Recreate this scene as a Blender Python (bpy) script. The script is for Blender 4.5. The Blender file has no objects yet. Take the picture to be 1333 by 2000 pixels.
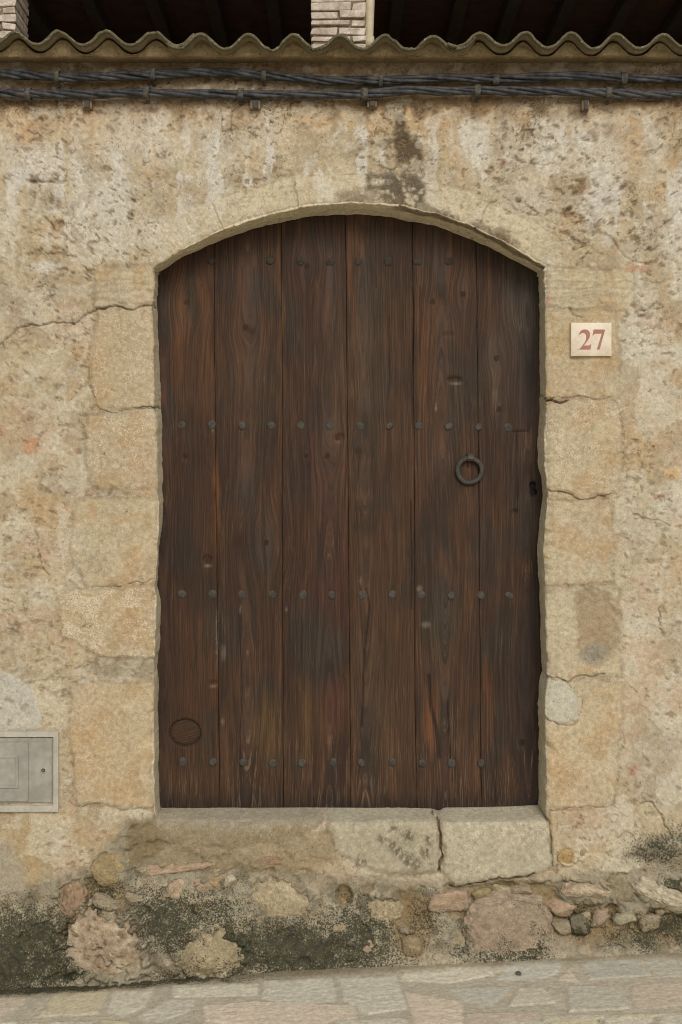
import bpy, math, random
import numpy as np
C = bpy.context.scene.collection
scene = bpy.context.scene

# ------------------------------------------------------------------ camera, sky, sun, exposure
cam_d = bpy.data.cameras.new("camera"); cam = bpy.data.objects.new("camera", cam_d); C.objects.link(cam)
cam.location = (0, -5, 1.75); cam.rotation_euler = (math.radians(90), 0, 0)
cam_d.sensor_fit = 'VERTICAL'; cam_d.sensor_height = 36; cam_d.lens = 45; cam_d.clip_end = 500
scene.camera = cam
SUN = np.array([0.16, -0.80, 0.58]); SUN /= np.linalg.norm(SUN)
world = bpy.data.worlds.new("World"); scene.world = world; world.use_nodes = True
wn = world.node_tree; wn.nodes.clear()
sky = wn.nodes.new("ShaderNodeTexSky"); sky.sky_type = 'NISHITA'; sky.sun_disc = False
sky.sun_elevation = math.asin(SUN[2]); sky.sun_rotation = math.atan2(SUN[0], SUN[1])
sky.dust_density = 4
hsv = wn.nodes.new("ShaderNodeHueSaturation"); hsv.inputs["Saturation"].default_value = 0.22   # overcast: a nearly grey sky
bg = wn.nodes.new("ShaderNodeBackground"); bg.inputs["Strength"].default_value = 0.10
wo = wn.nodes.new("ShaderNodeOutputWorld")
wn.links.new(sky.outputs[0], hsv.inputs["Color"]); wn.links.new(hsv.outputs[0], bg.inputs["Color"]); wn.links.new(bg.outputs[0], wo.inputs["Surface"])
sun_d = bpy.data.lights.new("sun", 'SUN'); sun_d.energy = 1.2; sun_d.angle = math.radians(28); sun_d.color = (1, 0.975, 0.93)
sun = bpy.data.objects.new("sun", sun_d); C.objects.link(sun)
from mathutils import Vector
sun.rotation_euler = Vector(SUN).to_track_quat('Z', 'Y').to_euler()
scene.view_settings.view_transform = 'Standard'; scene.view_settings.look = 'None'
scene.view_settings.exposure = -0.06; scene.view_settings.gamma = 1
scene.cycles.filter_width = 1.0

# ------------------------------------------------------------------ numpy noise
_rng = np.random.RandomState(7)
_P = np.concatenate([_rng.permutation(256)] * 3).astype(np.int32)
_G2 = np.array([(math.cos(a), math.sin(a)) for a in np.linspace(0, 2*math.pi, 32, endpoint=False)])
_G3 = _rng.normal(size=(64, 3)); _G3 /= np.linalg.norm(_G3, axis=1)[:, None]
def perlin(x, y, seed=0):
    x = np.asarray(x, float) + seed*17.37; y = np.asarray(y, float) + seed*9.71
    xi = np.floor(x).astype(np.int64); yi = np.floor(y).astype(np.int64); xf = x-xi; yf = y-yi
    u = xf*xf*xf*(xf*(xf*6-15)+10); v = yf*yf*yf*(yf*(yf*6-15)+10)
    def g(ix, iy, dx, dy):
        h = _P[_P[(ix) & 255] + ((iy) & 255)] & 31
        return _G2[h, 0]*dx + _G2[h, 1]*dy
    a = g(xi, yi, xf, yf); b = g(xi+1, yi, xf-1, yf); c = g(xi, yi+1, xf, yf-1); d = g(xi+1, yi+1, xf-1, yf-1)
    return ((a+(b-a)*u) + ((c+(d-c)*u)-(a+(b-a)*u))*v) * 1.5
def fbm(x, y, o=4, seed=0, gain=0.5):
    s = 0; a = 1.0; t = 0
    for k in range(o):
        s = s + a*perlin(x*2**k, y*2**k, seed+k*3); t += a; a *= gain
    return s/t*1.35
def perlin3(p, seed=0):
    p = p + seed*11.3; i = np.floor(p).astype(np.int64); f = p-i; w = f*f*f*(f*(f*6-15)+10); r = 0
    for dx in (0, 1):
        for dy in (0, 1):
            for dz in (0, 1):
                h = _P[_P[_P[(i[:, 0]+dx) & 255] + ((i[:, 1]+dy) & 255)] + ((i[:, 2]+dz) & 255)] & 63
                d = f - (dx, dy, dz)
                wt = np.abs(1-dx-w[:, 0])*np.abs(1-dy-w[:, 1])*np.abs(1-dz-w[:, 2])
                r = r + wt*(_G3[h]*d).sum(1)
    return r*1.5
def fbm3(p, o=3, seed=0):
    s = 0; a = 1.0; t = 0
    for k in range(o): s = s+a*perlin3(p*2**k, seed+k*3); t += a; a *= .5
    return s/t*1.35
def ss(a, b, x):
    t = np.clip((x-a)/(b-a), 0, 1); return t*t*(3-2*t)
def lin(r, g, b):                       # an sRGB triple 0..255 as linear albedo
    c = np.array([r, g, b])/255.; return np.where(c <= .04045, c/12.92, ((c+.055)/1.055)**2.4)
def mix(col, rgb, m):
    m = np.asarray(m)[:, None]; return col*(1-m) + np.asarray(rgb)*m
def seg_dist(x, y, pts, closed=False):
    P = np.asarray(pts, float); d = np.full(x.shape, 1e9)
    n = len(P)
    for i in range(n if closed else n-1):
        a = P[i]; b = P[(i+1) % n]; e = b-a; L = (e*e).sum()+1e-9
        t = np.clip(((x-a[0])*e[0]+(y-a[1])*e[1])/L, 0, 1)
        d = np.minimum(d, (x-a[0]-t*e[0])**2+(y-a[1]-t*e[1])**2)
    return np.sqrt(d)
def inside(x, y, pts):
    P = np.asarray(pts, float); r = np.zeros(x.shape, bool); n = len(P)
    for i in range(n):
        a = P[i]; b = P[(i+1) % n]
        if a[1] == b[1]: continue
        c = ((a[1] > y) != (b[1] > y)) & (x < (b[0]-a[0])*(y-a[1])/(b[1]-a[1])+a[0]); r ^= c
    return r
def poly(x, y, pts, soft=5., off=0.):
    """soft mask of a polygon: 1 inside, 0 outside"""
    P = np.asarray(pts, float); m = np.zeros(x.shape); lo = P.min(0)-soft*2-abs(off)-30; hi = P.max(0)+soft*2+abs(off)+30
    k = np.where((x > lo[0]) & (x < hi[0]) & (y > lo[1]) & (y < hi[1]))[0]
    if len(k) == 0: return m
    d = seg_dist(x[k], y[k], P, True); s = np.where(inside(x[k], y[k], P), d, -d)
    m[k] = ss(-soft, soft, s+off); return m
def blob(x, y, cx, cy, rx, ry, rot=0, soft=.35):
    c, s = math.cos(rot), math.sin(rot); dx = x-cx; dy = y-cy
    r = np.sqrt(((dx*c+dy*s)/rx)**2 + ((-dx*s+dy*c)/ry)**2); return 1-ss(1-soft, 1+soft, r)

# ------------------------------------------------------------------ wall coordinates: 1 unit = 2 mm on the wall face, y down
S = 0.002
def WX(u): return (np.asarray(u, float)-666.5)*S
def WZ(v): return 1.75+(1000-np.asarray(v, float))*S
def WX_at(u, depth): return (np.asarray(u, float)-666.5)/2500*(5+depth)
def WZ_at(v, depth): return 1.75+(1000-np.asarray(v, float))/2500*(5+depth)

# ------------------------------------------------------------------ object helpers
def tag(o, label, cat=None, group=None):
    o['label'] = label
    if cat: o['category'] = cat
    if group: o['group'] = group
    return o
def thing(name, label, cat, loc=(0, 0, 0), group=None):
    o = bpy.data.objects.new(name, None); C.objects.link(o); o.location = loc; o.empty_display_size = .05
    bpy.context.view_layer.update()
    return tag(o, label, cat, group)
def mesh(name, V, F, mat, parent=None, attrs=None, smooth=True, origin=None):
    V = np.asarray(V, float); me = bpy.data.meshes.new(name)
    if origin is None and parent is not None and parent.parent is None and parent.type == 'EMPTY': origin = np.array(parent.location)
    o = bpy.data.objects.new(name, me); C.objects.link(o)
    base = np.zeros(3)
    if parent is not None:
        o.parent = parent; p = parent
        while p is not None: base = base+np.array(p.location); p = p.parent
    V = V-base
    if isinstance(F, np.ndarray):
        n, k = F.shape
        me.vertices.add(len(V)); me.vertices.foreach_set("co", V.astype(np.float32).ravel())
        me.loops.add(n*k); me.loops.foreach_set("vertex_index", F.astype(np.int32).ravel())
        me.polygons.add(n); me.polygons.foreach_set("loop_start", np.arange(0, n*k, k, dtype=np.int32))
        me.update(calc_edges=True)
    else:
        me.from_pydata([tuple(v) for v in V], [], [tuple(f) for f in F]); me.update()
    for nm, A in (attrs or {}).items():
        A = np.asarray(A)
        if A.ndim == 1:
            at = me.attributes.new(nm, 'FLOAT', 'POINT'); at.data.foreach_set("value", A.astype(np.float32))
        else:
            at = me.attributes.new(nm, 'FLOAT_VECTOR', 'POINT'); at.data.foreach_set("vector", A.astype(np.float32).ravel())
    me.polygons.foreach_set("use_smooth", [smooth]*len(me.polygons))
    me.materials.append(mat); me.validate()
    return o
def grid_faces(nu, nv, wrap=False):
    """quads of an nv x nu array (row = v), u may wrap"""
    I = np.arange(nu*nv).reshape(nv, nu); J = np.roll(I, -1, 1) if wrap else I[:, 1:]
    A = I if wrap else I[:, :-1]
    return np.stack([A[:-1], J[:-1], J[1:], A[1:]], -1).reshape(-1, 4)
def boxes(blist):
    """list of (cx,cy,cz, hx,hy,hz, jitter) -> V,F with small bevel-like chamfer left to the modifier"""
    V = []; F = []
    for (c, h, j) in blist:
        b = len(V)
        for sx in (-1, 1):
            for sy in (-1, 1):
                for sz in (-1, 1):
                    V.append([c[0]+sx*h[0]+random.uniform(-j, j), c[1]+sy*h[1]+random.uniform(-j, j), c[2]+sz*h[2]+random.uniform(-j, j)])
        for f in ((0, 1, 3, 2), (4, 6, 7, 5), (0, 4, 5, 1), (2, 3, 7, 6), (0, 2, 6, 4), (1, 5, 7, 3)): F.append([b+i for i in f])
    return V, F
def bevel(o, w, seg=2):
    m = o.modifiers.new("bevel", 'BEVEL'); m.width = w; m.segments = seg; m.limit_method = 'ANGLE'; return o
def tube(path, rad, n=8, caps=True, twist=None):
    P = np.asarray(path, float); m = len(P); T = np.gradient(P, axis=0); T /= np.linalg.norm(T, axis=1)[:, None]
    up = np.array([0, 0, 1.]) if abs(T[0, 2]) < .9 else np.array([0, 1., 0])
    A = np.cross(T, up); A /= np.linalg.norm(A, axis=1)[:, None]; B = np.cross(T, A)
    rad = np.broadcast_to(np.asarray(rad, float), (m,))
    th = np.linspace(0, 2*math.pi, n, endpoint=False)
    V = P[:, None, :] + rad[:, None, None]*(np.cos(th)[None, :, None]*A[:, None, :]+np.sin(th)[None, :, None]*B[:, None, :])
    F = [list(f) for f in grid_faces(n, m, True)]
    if caps: F += [list(range(n))[::-1], list(range((m-1)*n, m*n))]
    return V.reshape(-1, 3), F

# ------------------------------------------------------------------ materials
def mat_base(name, rough=.9, spec=.25):
    m = bpy.data.materials.new(name); m.use_nodes = True; nt = m.node_tree; b = nt.nodes["Principled BSDF"]
    b.inputs["Roughness"].default_value = rough; b.inputs["Specular IOR Level"].default_value = spec
    return m, nt, b
def N(nt, t, **kw):
    n = nt.nodes.new(t)
    for k, v in kw.items():
        if k in n.inputs: n.inputs[k].default_value = v
        else: setattr(n, k, v)
    return n
def noise(nt, vec, scale, detail=4, rough=.6, dist=0):
    n = N(nt, "ShaderNodeTexNoise"); n.inputs["Scale"].default_value = scale; n.inputs["Detail"].default_value = detail
    n.inputs["Roughness"].default_value = rough; n.inputs["Distortion"].default_value = dist
    if vec is not None: nt.links.new(vec, n.inputs["Vector"])
    return n.outputs["Fac"]
def mrange(nt, val, a, b, c=0, d=1, smooth=True):
    n = N(nt, "ShaderNodeMapRange"); n.interpolation_type = 'SMOOTHSTEP' if smooth else 'LINEAR'
    for nm, x in (("Value", val), ("From Min", a), ("From Max", b), ("To Min", c), ("To Max", d)):
        if hasattr(x, "is_linked") or hasattr(x, "links"): nt.links.new(x, n.inputs[nm])
        else: n.inputs[nm].default_value = x
    return n.outputs["Result"]
def math_(nt, op, a, b=None):
    n = N(nt, "ShaderNodeMath", operation=op)
    for i, x in enumerate((a, b)):
        if x is None: continue
        if isinstance(x, (int, float)): n.inputs[i].default_value = x
        else: nt.links.new(x, n.inputs[i])
    return n.outputs[0]
def mixc(nt, fac, a, b, blend='MIX'):
    n = N(nt, "ShaderNodeMix", data_type='RGBA', blend_type=blend)
    for i, x in ((0, fac), (6, a), (7, b)):
        if isinstance(x, (int, float)): n.inputs[i].default_value = x
        elif isinstance(x, (tuple, list, np.ndarray)): n.inputs[i].default_value = (x[0], x[1], x[2], 1)
        else: nt.links.new(x, n.inputs[i])
    return n.outputs[2]
def attr(nt, name, out="Vector"):
    return N(nt, "ShaderNodeAttribute", attribute_name=name).outputs[out]
def bump(nt, b, h, strength=.5, dist=.002):
    n = N(nt, "ShaderNodeBump"); n.inputs["Strength"].default_value = strength; n.inputs["Distance"].default_value = dist
    nt.links.new(h, n.inputs["Height"]); nt.links.new(n.outputs[0], b.inputs["Normal"])
def objco(nt): return N(nt, "ShaderNodeTexCoord").outputs["Object"]
def wpos(nt): return N(nt, "ShaderNodeNewGeometry").outputs["Position"]

def make_masonry(name, bumpd=.0035):
    """masonry: the base colour comes from the mesh's procedural colour field; grain, lime flecks, moss specks added here"""
    m, nt, b = mat_base(name, .93, .15); L = nt.links
    p = wpos(nt); col = attr(nt, "tint", "Color"); msk = N(nt, "ShaderNodeSeparateXYZ"); L.new(attr(nt, "cover"), msk.inputs[0])
    n1 = noise(nt, p, 55, 6, .68); n2 = noise(nt, p, 190, 4, .7); n3 = noise(nt, p, 420, 3, .7)
    g = mrange(nt, n1, .3, .7, .74, 1.22, False); g2 = mrange(nt, n2, .25, .75, .76, 1.24, False)
    v = N(nt, "ShaderNodeVectorMath", operation='SCALE'); L.new(col, v.inputs[0]); L.new(math_(nt, 'MULTIPLY', g, g2), v.inputs["Scale"])
    # lime flecks
    f = mrange(nt, math_(nt, 'ADD', math_(nt, 'ADD', math_(nt, 'MULTIPLY', n2, .85), math_(nt, 'MULTIPLY', n1, .25)), math_(nt, 'MULTIPLY', msk.outputs[0], .17)), .70, .80)
    c = mixc(nt, math_(nt, 'MULTIPLY', f, .7), v.outputs[0], lin(212, 200, 176))
    # moss and black algae specks
    nm_ = noise(nt, p, 150, 4, .75)
    k = mrange(nt, math_(nt, 'ADD', nm_, math_(nt, 'MULTIPLY', msk.outputs[1], .36)), .66, .76)
    green = mixc(nt, mrange(nt, n1, .42, .6), lin(52, 50, 41), lin(66, 67, 45))
    c = mixc(nt, math_(nt, 'MULTIPLY', k, .93), c, green)
    # small dark chips and pin holes, clustered by the third cover channel
    n4 = noise(nt, p, 78, 3, .62, .6); n5 = noise(nt, p, 170, 2, .6, .3)
    d1 = mrange(nt, math_(nt, 'ADD', n4, math_(nt, 'MULTIPLY', msk.outputs[2], .15)), .695, .73)
    d2 = mrange(nt, math_(nt, 'ADD', n5, math_(nt, 'MULTIPLY', msk.outputs[2], .13)), .71, .75)
    d = math_(nt, 'MAXIMUM', d1, d2)
    pale = mrange(nt, math_(nt, 'ADD', math_(nt, 'MULTIPLY', n5, .6), math_(nt, 'MULTIPLY', math_(nt, 'SUBTRACT', 1, n4), .4)), .60, .66)
    c = mixc(nt, math_(nt, 'MULTIPLY', pale, .35), c, lin(208, 196, 170))
    c = mixc(nt, math_(nt, 'MULTIPLY', d, .62), c, lin(104, 82, 54))
    L.new(c, b.inputs["Base Color"])
    h = math_(nt, 'ADD', math_(nt, 'MULTIPLY', n1, .55), math_(nt, 'ADD', math_(nt, 'MULTIPLY', n2, .7), math_(nt, 'MULTIPLY', n3, .35)))
    h = math_(nt, 'SUBTRACT', h, math_(nt, 'MULTIPLY', d, .9))
    bump(nt, b, h, .55, bumpd)
    return m
M_WALL = make_masonry("aged_render"); M_ROCK = make_masonry("field_stone", .004); M_PAVE = make_masonry("paving_stone", .0009)

def make_wood(name):
    m, nt, b = mat_base(name, .68, .3); L = nt.links
    g = attr(nt, "grain"); col = attr(nt, "tint", "Color")
    def sc(vx, vy, vz):
        n = N(nt, "ShaderNodeVectorMath", operation='MULTIPLY'); L.new(g, n.inputs[0]); n.inputs[1].default_value = (vx, vy, vz); return n.outputs[0]
    a = noise(nt, sc(230, 9, 2.6), 1, 3, .65); f = noise(nt, sc(520, 9, 8), 1, 3, .7); w = noise(nt, sc(60, 9, 1.2), 1, 2, .5)
    fib = noise(nt, sc(900, 9, 40), 1, 2, .6)
    ridge = mrange(nt, math_(nt, 'ADD', math_(nt, 'MULTIPLY', a, .6), math_(nt, 'MULTIPLY', f, .4)), .38, .62)
    v = N(nt, "ShaderNodeVectorMath", operation='SCALE'); L.new(col, v.inputs[0])
    L.new(mrange(nt, math_(nt, 'ADD', math_(nt, 'MULTIPLY', ridge, .8), math_(nt, 'MULTIPLY', w, .25)), .1, .95, .60, 1.42, False), v.inputs["Scale"])
    wear = attr(nt, "wear", "Fac")
    p = wpos(nt); q = noise(nt, p, 7, 4, .6)
    tan_grain = math_(nt, 'MULTIPLY', mrange(nt, f, .52, .68), mrange(nt, math_(nt, 'ADD', q, math_(nt, 'MULTIPLY', wear, .35)), .48, .85))  # tan grain lines, stronger where the wood is worn
    c = mixc(nt, math_(nt, 'MULTIPLY', tan_grain, .65), v.outputs[0], lin(122, 98, 72))
    spk = mrange(nt, noise(nt, p, 240, 2, .6), .74, .80)
    c = mixc(nt, math_(nt, 'MULTIPLY', spk, math_(nt, 'MULTIPLY', wear, .8)), c, lin(165, 150, 128))
    L.new(c, b.inputs["Base Color"])
    L.new(mrange(nt, q, .3, .7, .58, .8, False), b.inputs["Roughness"])
    bump(nt, b, math_(nt, 'ADD', ridge, math_(nt, 'MULTIPLY', fib, .5)), .75, .0016)
    return m
M_WOOD = make_wood("old_door_wood")

def make_simple(name, c1, c2, scale=30, rough=.7, metal=0, bumpd=.001, spec=.3, sc2=None):
    m, nt, b = mat_base(name, rough, spec); p = wpos(nt); n1 = noise(nt, p, scale, 5, .65); n2 = noise(nt, p, scale*6, 3, .6)
    f = mrange(nt, math_(nt, 'ADD', math_(nt, 'MULTIPLY', n1, .7), math_(nt, 'MULTIPLY', n2, .3)), .36, .64)
    nt.links.new(mixc(nt, f, c1, c2), b.inputs["Base Color"]); b.inputs["Metallic"].default_value = metal
    bump(nt, b, math_(nt, 'ADD', n1, math_(nt, 'MULTIPLY', n2, .6)), .5, bumpd)
    return m
M_IRON = make_simple("old_iron", lin(55, 51, 45), lin(78, 73, 65), 60, .65, .05, .0015)
M_IRON_SHADE = make_simple('shaded_iron', lin(44, 38, 31), lin(64, 56, 46), 60, .75, .05, .0015)  # darker copy of the iron: paints the arch's shade onto the top stud row
M_CABLE = make_simple("dusty_cable", lin(33, 34, 38), lin(80, 79, 77), 34, .6, 0, .0006)
M_CLIP = make_simple("weathered_clip", lin(56, 54, 50), lin(104, 97, 84), 60, .75, .1, .001)
M_STUB = make_simple('weathered_stub', lin(104, 90, 68), lin(132, 116, 90), 50, .85, 0, .002)
M_BOX = make_simple("cabinet_paint", lin(140, 136, 124), lin(164, 160, 148), 7, .5, 0, .0004)
M_FRAME = make_simple("cabinet_frame_cement", lin(164, 158, 142), lin(186, 180, 164), 14, .8, 0, .001)
M_TILE = make_simple("tile_ceramic", lin(206, 190, 164), lin(224, 210, 186), 16, .35, 0, .0003)
M_NUM = make_simple("numeral_paint", lin(160, 104, 90), lin(170, 114, 99), 60, .5, 0, .0003)
M_BRICK = make_simple("limewashed_brick", lin(168, 152, 132), lin(218, 204, 186), 26, .9, 0, .003)
M_JOINT = make_simple("brick_joint", lin(96, 82, 64), lin(150, 134, 112), 40, .95, 0, .003)
M_POST = make_simple("pale_pipe", lin(186, 172, 142), lin(206, 192, 162), 14, .6, 0, .0006)
M_RAFTER = make_simple("dark_rafter", lin(74, 63, 51), lin(88, 76, 62), 16, .85, 0, .002)
M_BOARD = make_simple("dark_ceiling_board", lin(86, 64, 52), lin(108, 80, 64), 10, .9, 0, .002)
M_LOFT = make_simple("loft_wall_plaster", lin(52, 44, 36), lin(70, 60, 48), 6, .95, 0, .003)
M_HOLE = make_simple("lock_iron", lin(30, 28, 26), lin(44, 42, 38), 60, .7, .2, .001)

def make_eave():
    m, nt, b = mat_base("fibre_cement", .92, .15); p = wpos(nt)
    n1 = noise(nt, p, 16, 6, .7); n2 = noise(nt, p, 120, 4, .7); mo = attr(nt, "moss", "Fac")
    c = mixc(nt, mrange(nt, n1, .35, .65), lin(118, 107, 83), lin(150, 137, 110))
    k = mrange(nt, math_(nt, 'ADD', math_(nt, 'ADD', math_(nt, 'MULTIPLY', n1, .5), math_(nt, 'MULTIPLY', n2, .6)), math_(nt, 'MULTIPLY', mo, .55)), .72, .90)
    c = mixc(nt, math_(nt, 'MULTIPLY', k, .75), c, mixc(nt, mrange(nt, n2, .4, .6), lin(62, 57, 42), lin(98, 91, 66)))
    c = mixc(nt, mrange(nt, n2, .62, .68), c, lin(184, 178, 158))
    nt.links.new(c, b.inputs["Base Color"]); bump(nt, b, math_(nt, 'ADD', n1, n2), .6, .003); return m
M_EAVE = make_eave()

# ------------------------------------------------------------------ wall geometry data (wall units)
JAMB_L = [(307, 1606), (300, 1580), (297, 1500), (298, 1400), (303, 1330), (300, 1250), (303, 1180), (300, 1140), (305, 1100), (307, 1020), (309, 950), (304, 850), (302, 780), (300, 680), (298, 600), (301, 560), (300, 524)]
ARCH = [(300, 524), (345, 494), (420, 451), (480, 429), (540, 412), (590, 402), (640, 397), (695, 394), (740, 396), (785, 401), (832, 410), (880, 424), (930, 443), (985, 470), (1030, 496), (1068, 521)]
JAMB_R = [(1068, 521), (1067, 600), (1068, 700), (1068, 780), (1067, 860), (1071, 950), (1070, 1000), (1066, 1080), (1067, 1200), (1071, 1310), (1070, 1400), (1071, 1500), (1068, 1575), (1071, 1604)]
SILL = [(1071, 1604), (1000, 1606), (900, 1606), (864, 1606), (850, 1606), (760, 1607), (645, 1608), (500, 1607), (400, 1608), (307, 1606)]
# inner edge against the door, as seen at the door plane
INN_L = [(313, 1578), (310, 1540), (309, 1500), (311, 1440), (308, 1390), (311, 1340), (308, 1300), (314, 1235), (314, 1170), (305, 1142), (309, 1120), (309, 1080), (317, 1025), (318, 950), (317, 850), (316, 800), (313, 740), (310, 660), (307, 600), (308, 560), (310, 533)]
INN_A = [(310, 533), (360, 500), (450, 462), (520, 440), (600, 424), (650, 420), (690, 419), (740, 421), (800, 432), (850, 441), (900, 460), (950, 480), (1000, 506), (1053, 534)]
INN_R = [(1053, 534), (1054, 610), (1054, 700), (1055, 800), (1051, 860), (1053, 915), (1059, 940), (1060, 975), (1056, 1005), (1051, 1060), (1051, 1100), (1054, 1150), (1057, 1240), (1060, 1300), (1054, 1340), (1052, 1380), (1053, 1450), (1052, 1530), (1052, 1572)]
INN_S = [(1052, 1572), (1000, 1575), (900, 1577), (868, 1577), (857, 1584), (845, 1579), (760, 1578), (600, 1577), (450, 1578), (313, 1578)]
DEPTH = 0.15
def resample(pts, n, endpoint=False):
    P = np.asarray(pts, float); d = np.concatenate([[0], np.cumsum(np.linalg.norm(np.diff(P, axis=0), axis=1))])
    t = np.linspace(0, d[-1], n, endpoint=endpoint); 
    return np.stack([np.interp(t, d, P[:, 0]), np.interp(t, d, P[:, 1])], 1)
def smooth_open(P, k):
    ker = np.ones(k)/k; Q = P.copy()
    E = np.concatenate([np.repeat(P[:1], k, 0), P, np.repeat(P[-1:], k, 0)])
    for c in (0, 1): Q[:, c] = np.convolve(E[:, c], ker, 'same')[k:-k]
    Q[:k//2+1] = P[:k//2+1]*.0+P[:k//2+1]; return Q
SIDES = [(JAMB_L, INN_L, 800), (ARCH, INN_A, 640), (JAMB_R, INN_R, 800), (SILL, INN_S, 600)]
A = np.concatenate([smooth_open(resample(a, n), 21) for a, b, n in SIDES])
B = np.concatenate([smooth_open(resample(b, n), 9) for a, b, n in SIDES])
NU = len(A); side = np.repeat([0, 1, 2, 3], [s[2] for s in SIDES])
uu = np.arange(NU)
# inward direction per side (unfold the reveal into wall units)
cx, cy = 684, 1100
INW = np.zeros((NU, 2)); INW[side == 0] = (1, 0); INW[side == 2] = (-1, 0); INW[side == 1] = (0, 1); INW[side == 3] = (0, -1)
_e = np.minimum(1, np.minimum(uu, NU-uu)/40.); _rg = 3.0*fbm(A[:, 0]/48+A[:, 1]/40, A[:, 1]/52, 3, 63)*(side != 3)*_e
A = A-INW*_rg[:, None]; B = B+INW*(1.8*fbm(B[:, 0]/30, B[:, 1]/30, 3, 65)*(side != 3)*_e)[:, None]
# chipped arris
chip = np.clip(fbm(A[:, 0]/46+A[:, 1]/46, A[:, 1]/50, 3, 61, .4)-.10, 0, 1)*1.0
# outer rectangle
u0, u1, v0, v1 = -170., 1505., 104., 2010.
def edge(p, q, n): t = np.linspace(0, 1, n, endpoint=False)[:, None]; return np.array(p)*(1-t)+np.array(q)*t
OUT = np.concatenate([edge((u0, v1), (u0, v0), 800), edge((u0, v0), (u1, v0), 640), edge((u1, v0), (u1, v1), 800), edge((u1, v1), (u0, v1), 600)])
NF = 175; NR = 34
t_front = np.linspace(0, 1, NF)**1.08
PX = A[None, :, 0]*(1-t_front[:, None])+OUT[None, :, 0]*t_front[:, None]
PY = A[None, :, 1]*(1-t_front[:, None])+OUT[None, :, 1]*t_front[:, None]
# reveal rings (from the back to the arris)
t_rev = np.linspace(1, 0, NR, endpoint=False)
DX = INW[None, :, 0]*t_rev[:, None]*DEPTH/S+A[None, :, 0]; DY = INW[None, :, 1]*t_rev[:, None]*DEPTH/S+A[None, :, 1]
# far extension rings
far = [(1.0+.06*k+.02*k*k) for k in range(1, 13)]
mid = np.array([667., 1000.]); scl = np.array(far)
EX = mid[0]+(OUT[None, :, 0]-mid[0])*(1+(scl[:, None]-1)*1.0)
EY = OUT[None, :, 1]+np.where((OUT[:, 1] > 1990)[None, :], (scl[:, None]-1)*60, 0)
NX = np.concatenate([DX, PX, EX]); NY = np.concatenate([DY, PY, EY]); NV = len(NX)
shape = NX.shape; px = NX.ravel(); py = NY.ravel()
rev = np.concatenate([np.repeat(t_rev, NU), np.zeros(NU*(NF+len(far)))])       # 0 on the face, ->1 deep in the reveal
sideV = np.tile(side, NV)
front = rev == 0

# ------------------------------------------------------------------ features of the wall
STONES = [  # name, polygon (reaching into the reveal), colour, fleck amount, label
 ("impost_stone", [(182, 520), (420, 520), (420, 598), (230, 598), (185, 604)], lin(188, 166, 122), .2, "tooled impost block at the left springing of the arch"),
 ("jamb_stone", [(190, 606), (240, 600), (420, 597), (420, 797), (192, 798), (178, 750), (174, 690), (182, 640)], lin(182, 150, 102), .75, "squared ochre jamb block outlined by a deep crack on the left"),
 ("jamb_stone", [(172, 806), (420, 800), (420, 950), (182, 956), (166, 900)], lin(184, 154, 108), .85, None),
 ("jamb_stone", [(150, 975), (420, 962), (420, 1132), (170, 1146), (140, 1080)], lin(180, 156, 108), .3, None),
 ("jamb_stone", [(112, 1152), (180, 1150), (420, 1138), (420, 1290), (200, 1284), (122, 1240)], lin(190, 158, 106), .95, None),
 ("jamb_stone", [(136, 1345), (200, 1332), (420, 1330), (420, 1580), (150, 1574), (132, 1420)], lin(190, 158, 104), .25, "large smooth ochre jamb block at the foot of the left jamb"),
 ("impost_stone", [(950, 522), (1236, 524), (1240, 604), (950, 602)], lin(196, 174, 128), .2, "tooled impost block at the right springing of the arch"),
 ("jamb_stone", [(950, 606), (1204, 606), (1212, 700), (1206, 776), (950, 777)], lin(190, 158, 102), .25, "ochre jamb block that carries the number tile"),
 ("jamb_stone", [(950, 783), (1190, 780), (1212, 800), (1216, 960), (1150, 970), (1100, 958), (950, 952)], lin(192, 168, 122), .8, None),
 ("jamb_stone", [(950, 985), (1090, 975), (1198, 980), (1202, 1138), (950, 1146)], lin(192, 172, 128), .5, None),
 ("jamb_stone", [(950, 1152), (1210, 1150), (1216, 1316), (1110, 1328), (950, 1320)], lin(194, 174, 130), .35, "pale jamb block with a long worn hollow"),
 ("jamb_stone", [(950, 1330), (1216, 1328), (1208, 1500), (1200, 1566), (1150, 1578), (950, 1582)], lin(192, 162, 108), .45, "ochre jamb block with a pale plaster patch at its upper corner"),
 ("threshold_stone", [(642, 1500), (855, 1500), (858, 1640), (856, 1702), (760, 1706), (700, 1690), (660, 1668), (642, 1625)], lin(172, 159, 126), .5, "middle threshold block with black lichen spots"),
 ("threshold_stone", [(863, 1500), (1060, 1500), (1076, 1600), (1078, 1690), (1040, 1708), (950, 1722), (890, 1730), (864, 1700)], lin(180, 167, 134), .7, "pale hatched threshold block at the right end"),
 ("threshold_stone", [(300, 1500), (638, 1500), (630, 1612), (560, 1640), (420, 1654), (320, 1640), (300, 1610)], lin(150, 136, 108), .3, "long threshold block half covered by mortar"),
]
ARCHP = [[(300, 524), (190, 450), (340, 360), (470, 434), (470, 540), (300, 640)], [(470, 434), (340, 360), (470, 318), (590, 402), (590, 520), (470, 540)],
         [(590, 402), (470, 318), (640, 290), (820, 300), (783, 401), (783, 520), (590, 520)], [(783, 401), (820, 300), (960, 330), (1100, 390), (930, 445), (930, 545), (783, 520)], [(930, 445), (1100, 390), (1262, 520), (1068, 522), (1068, 640), (930, 545)]]
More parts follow.
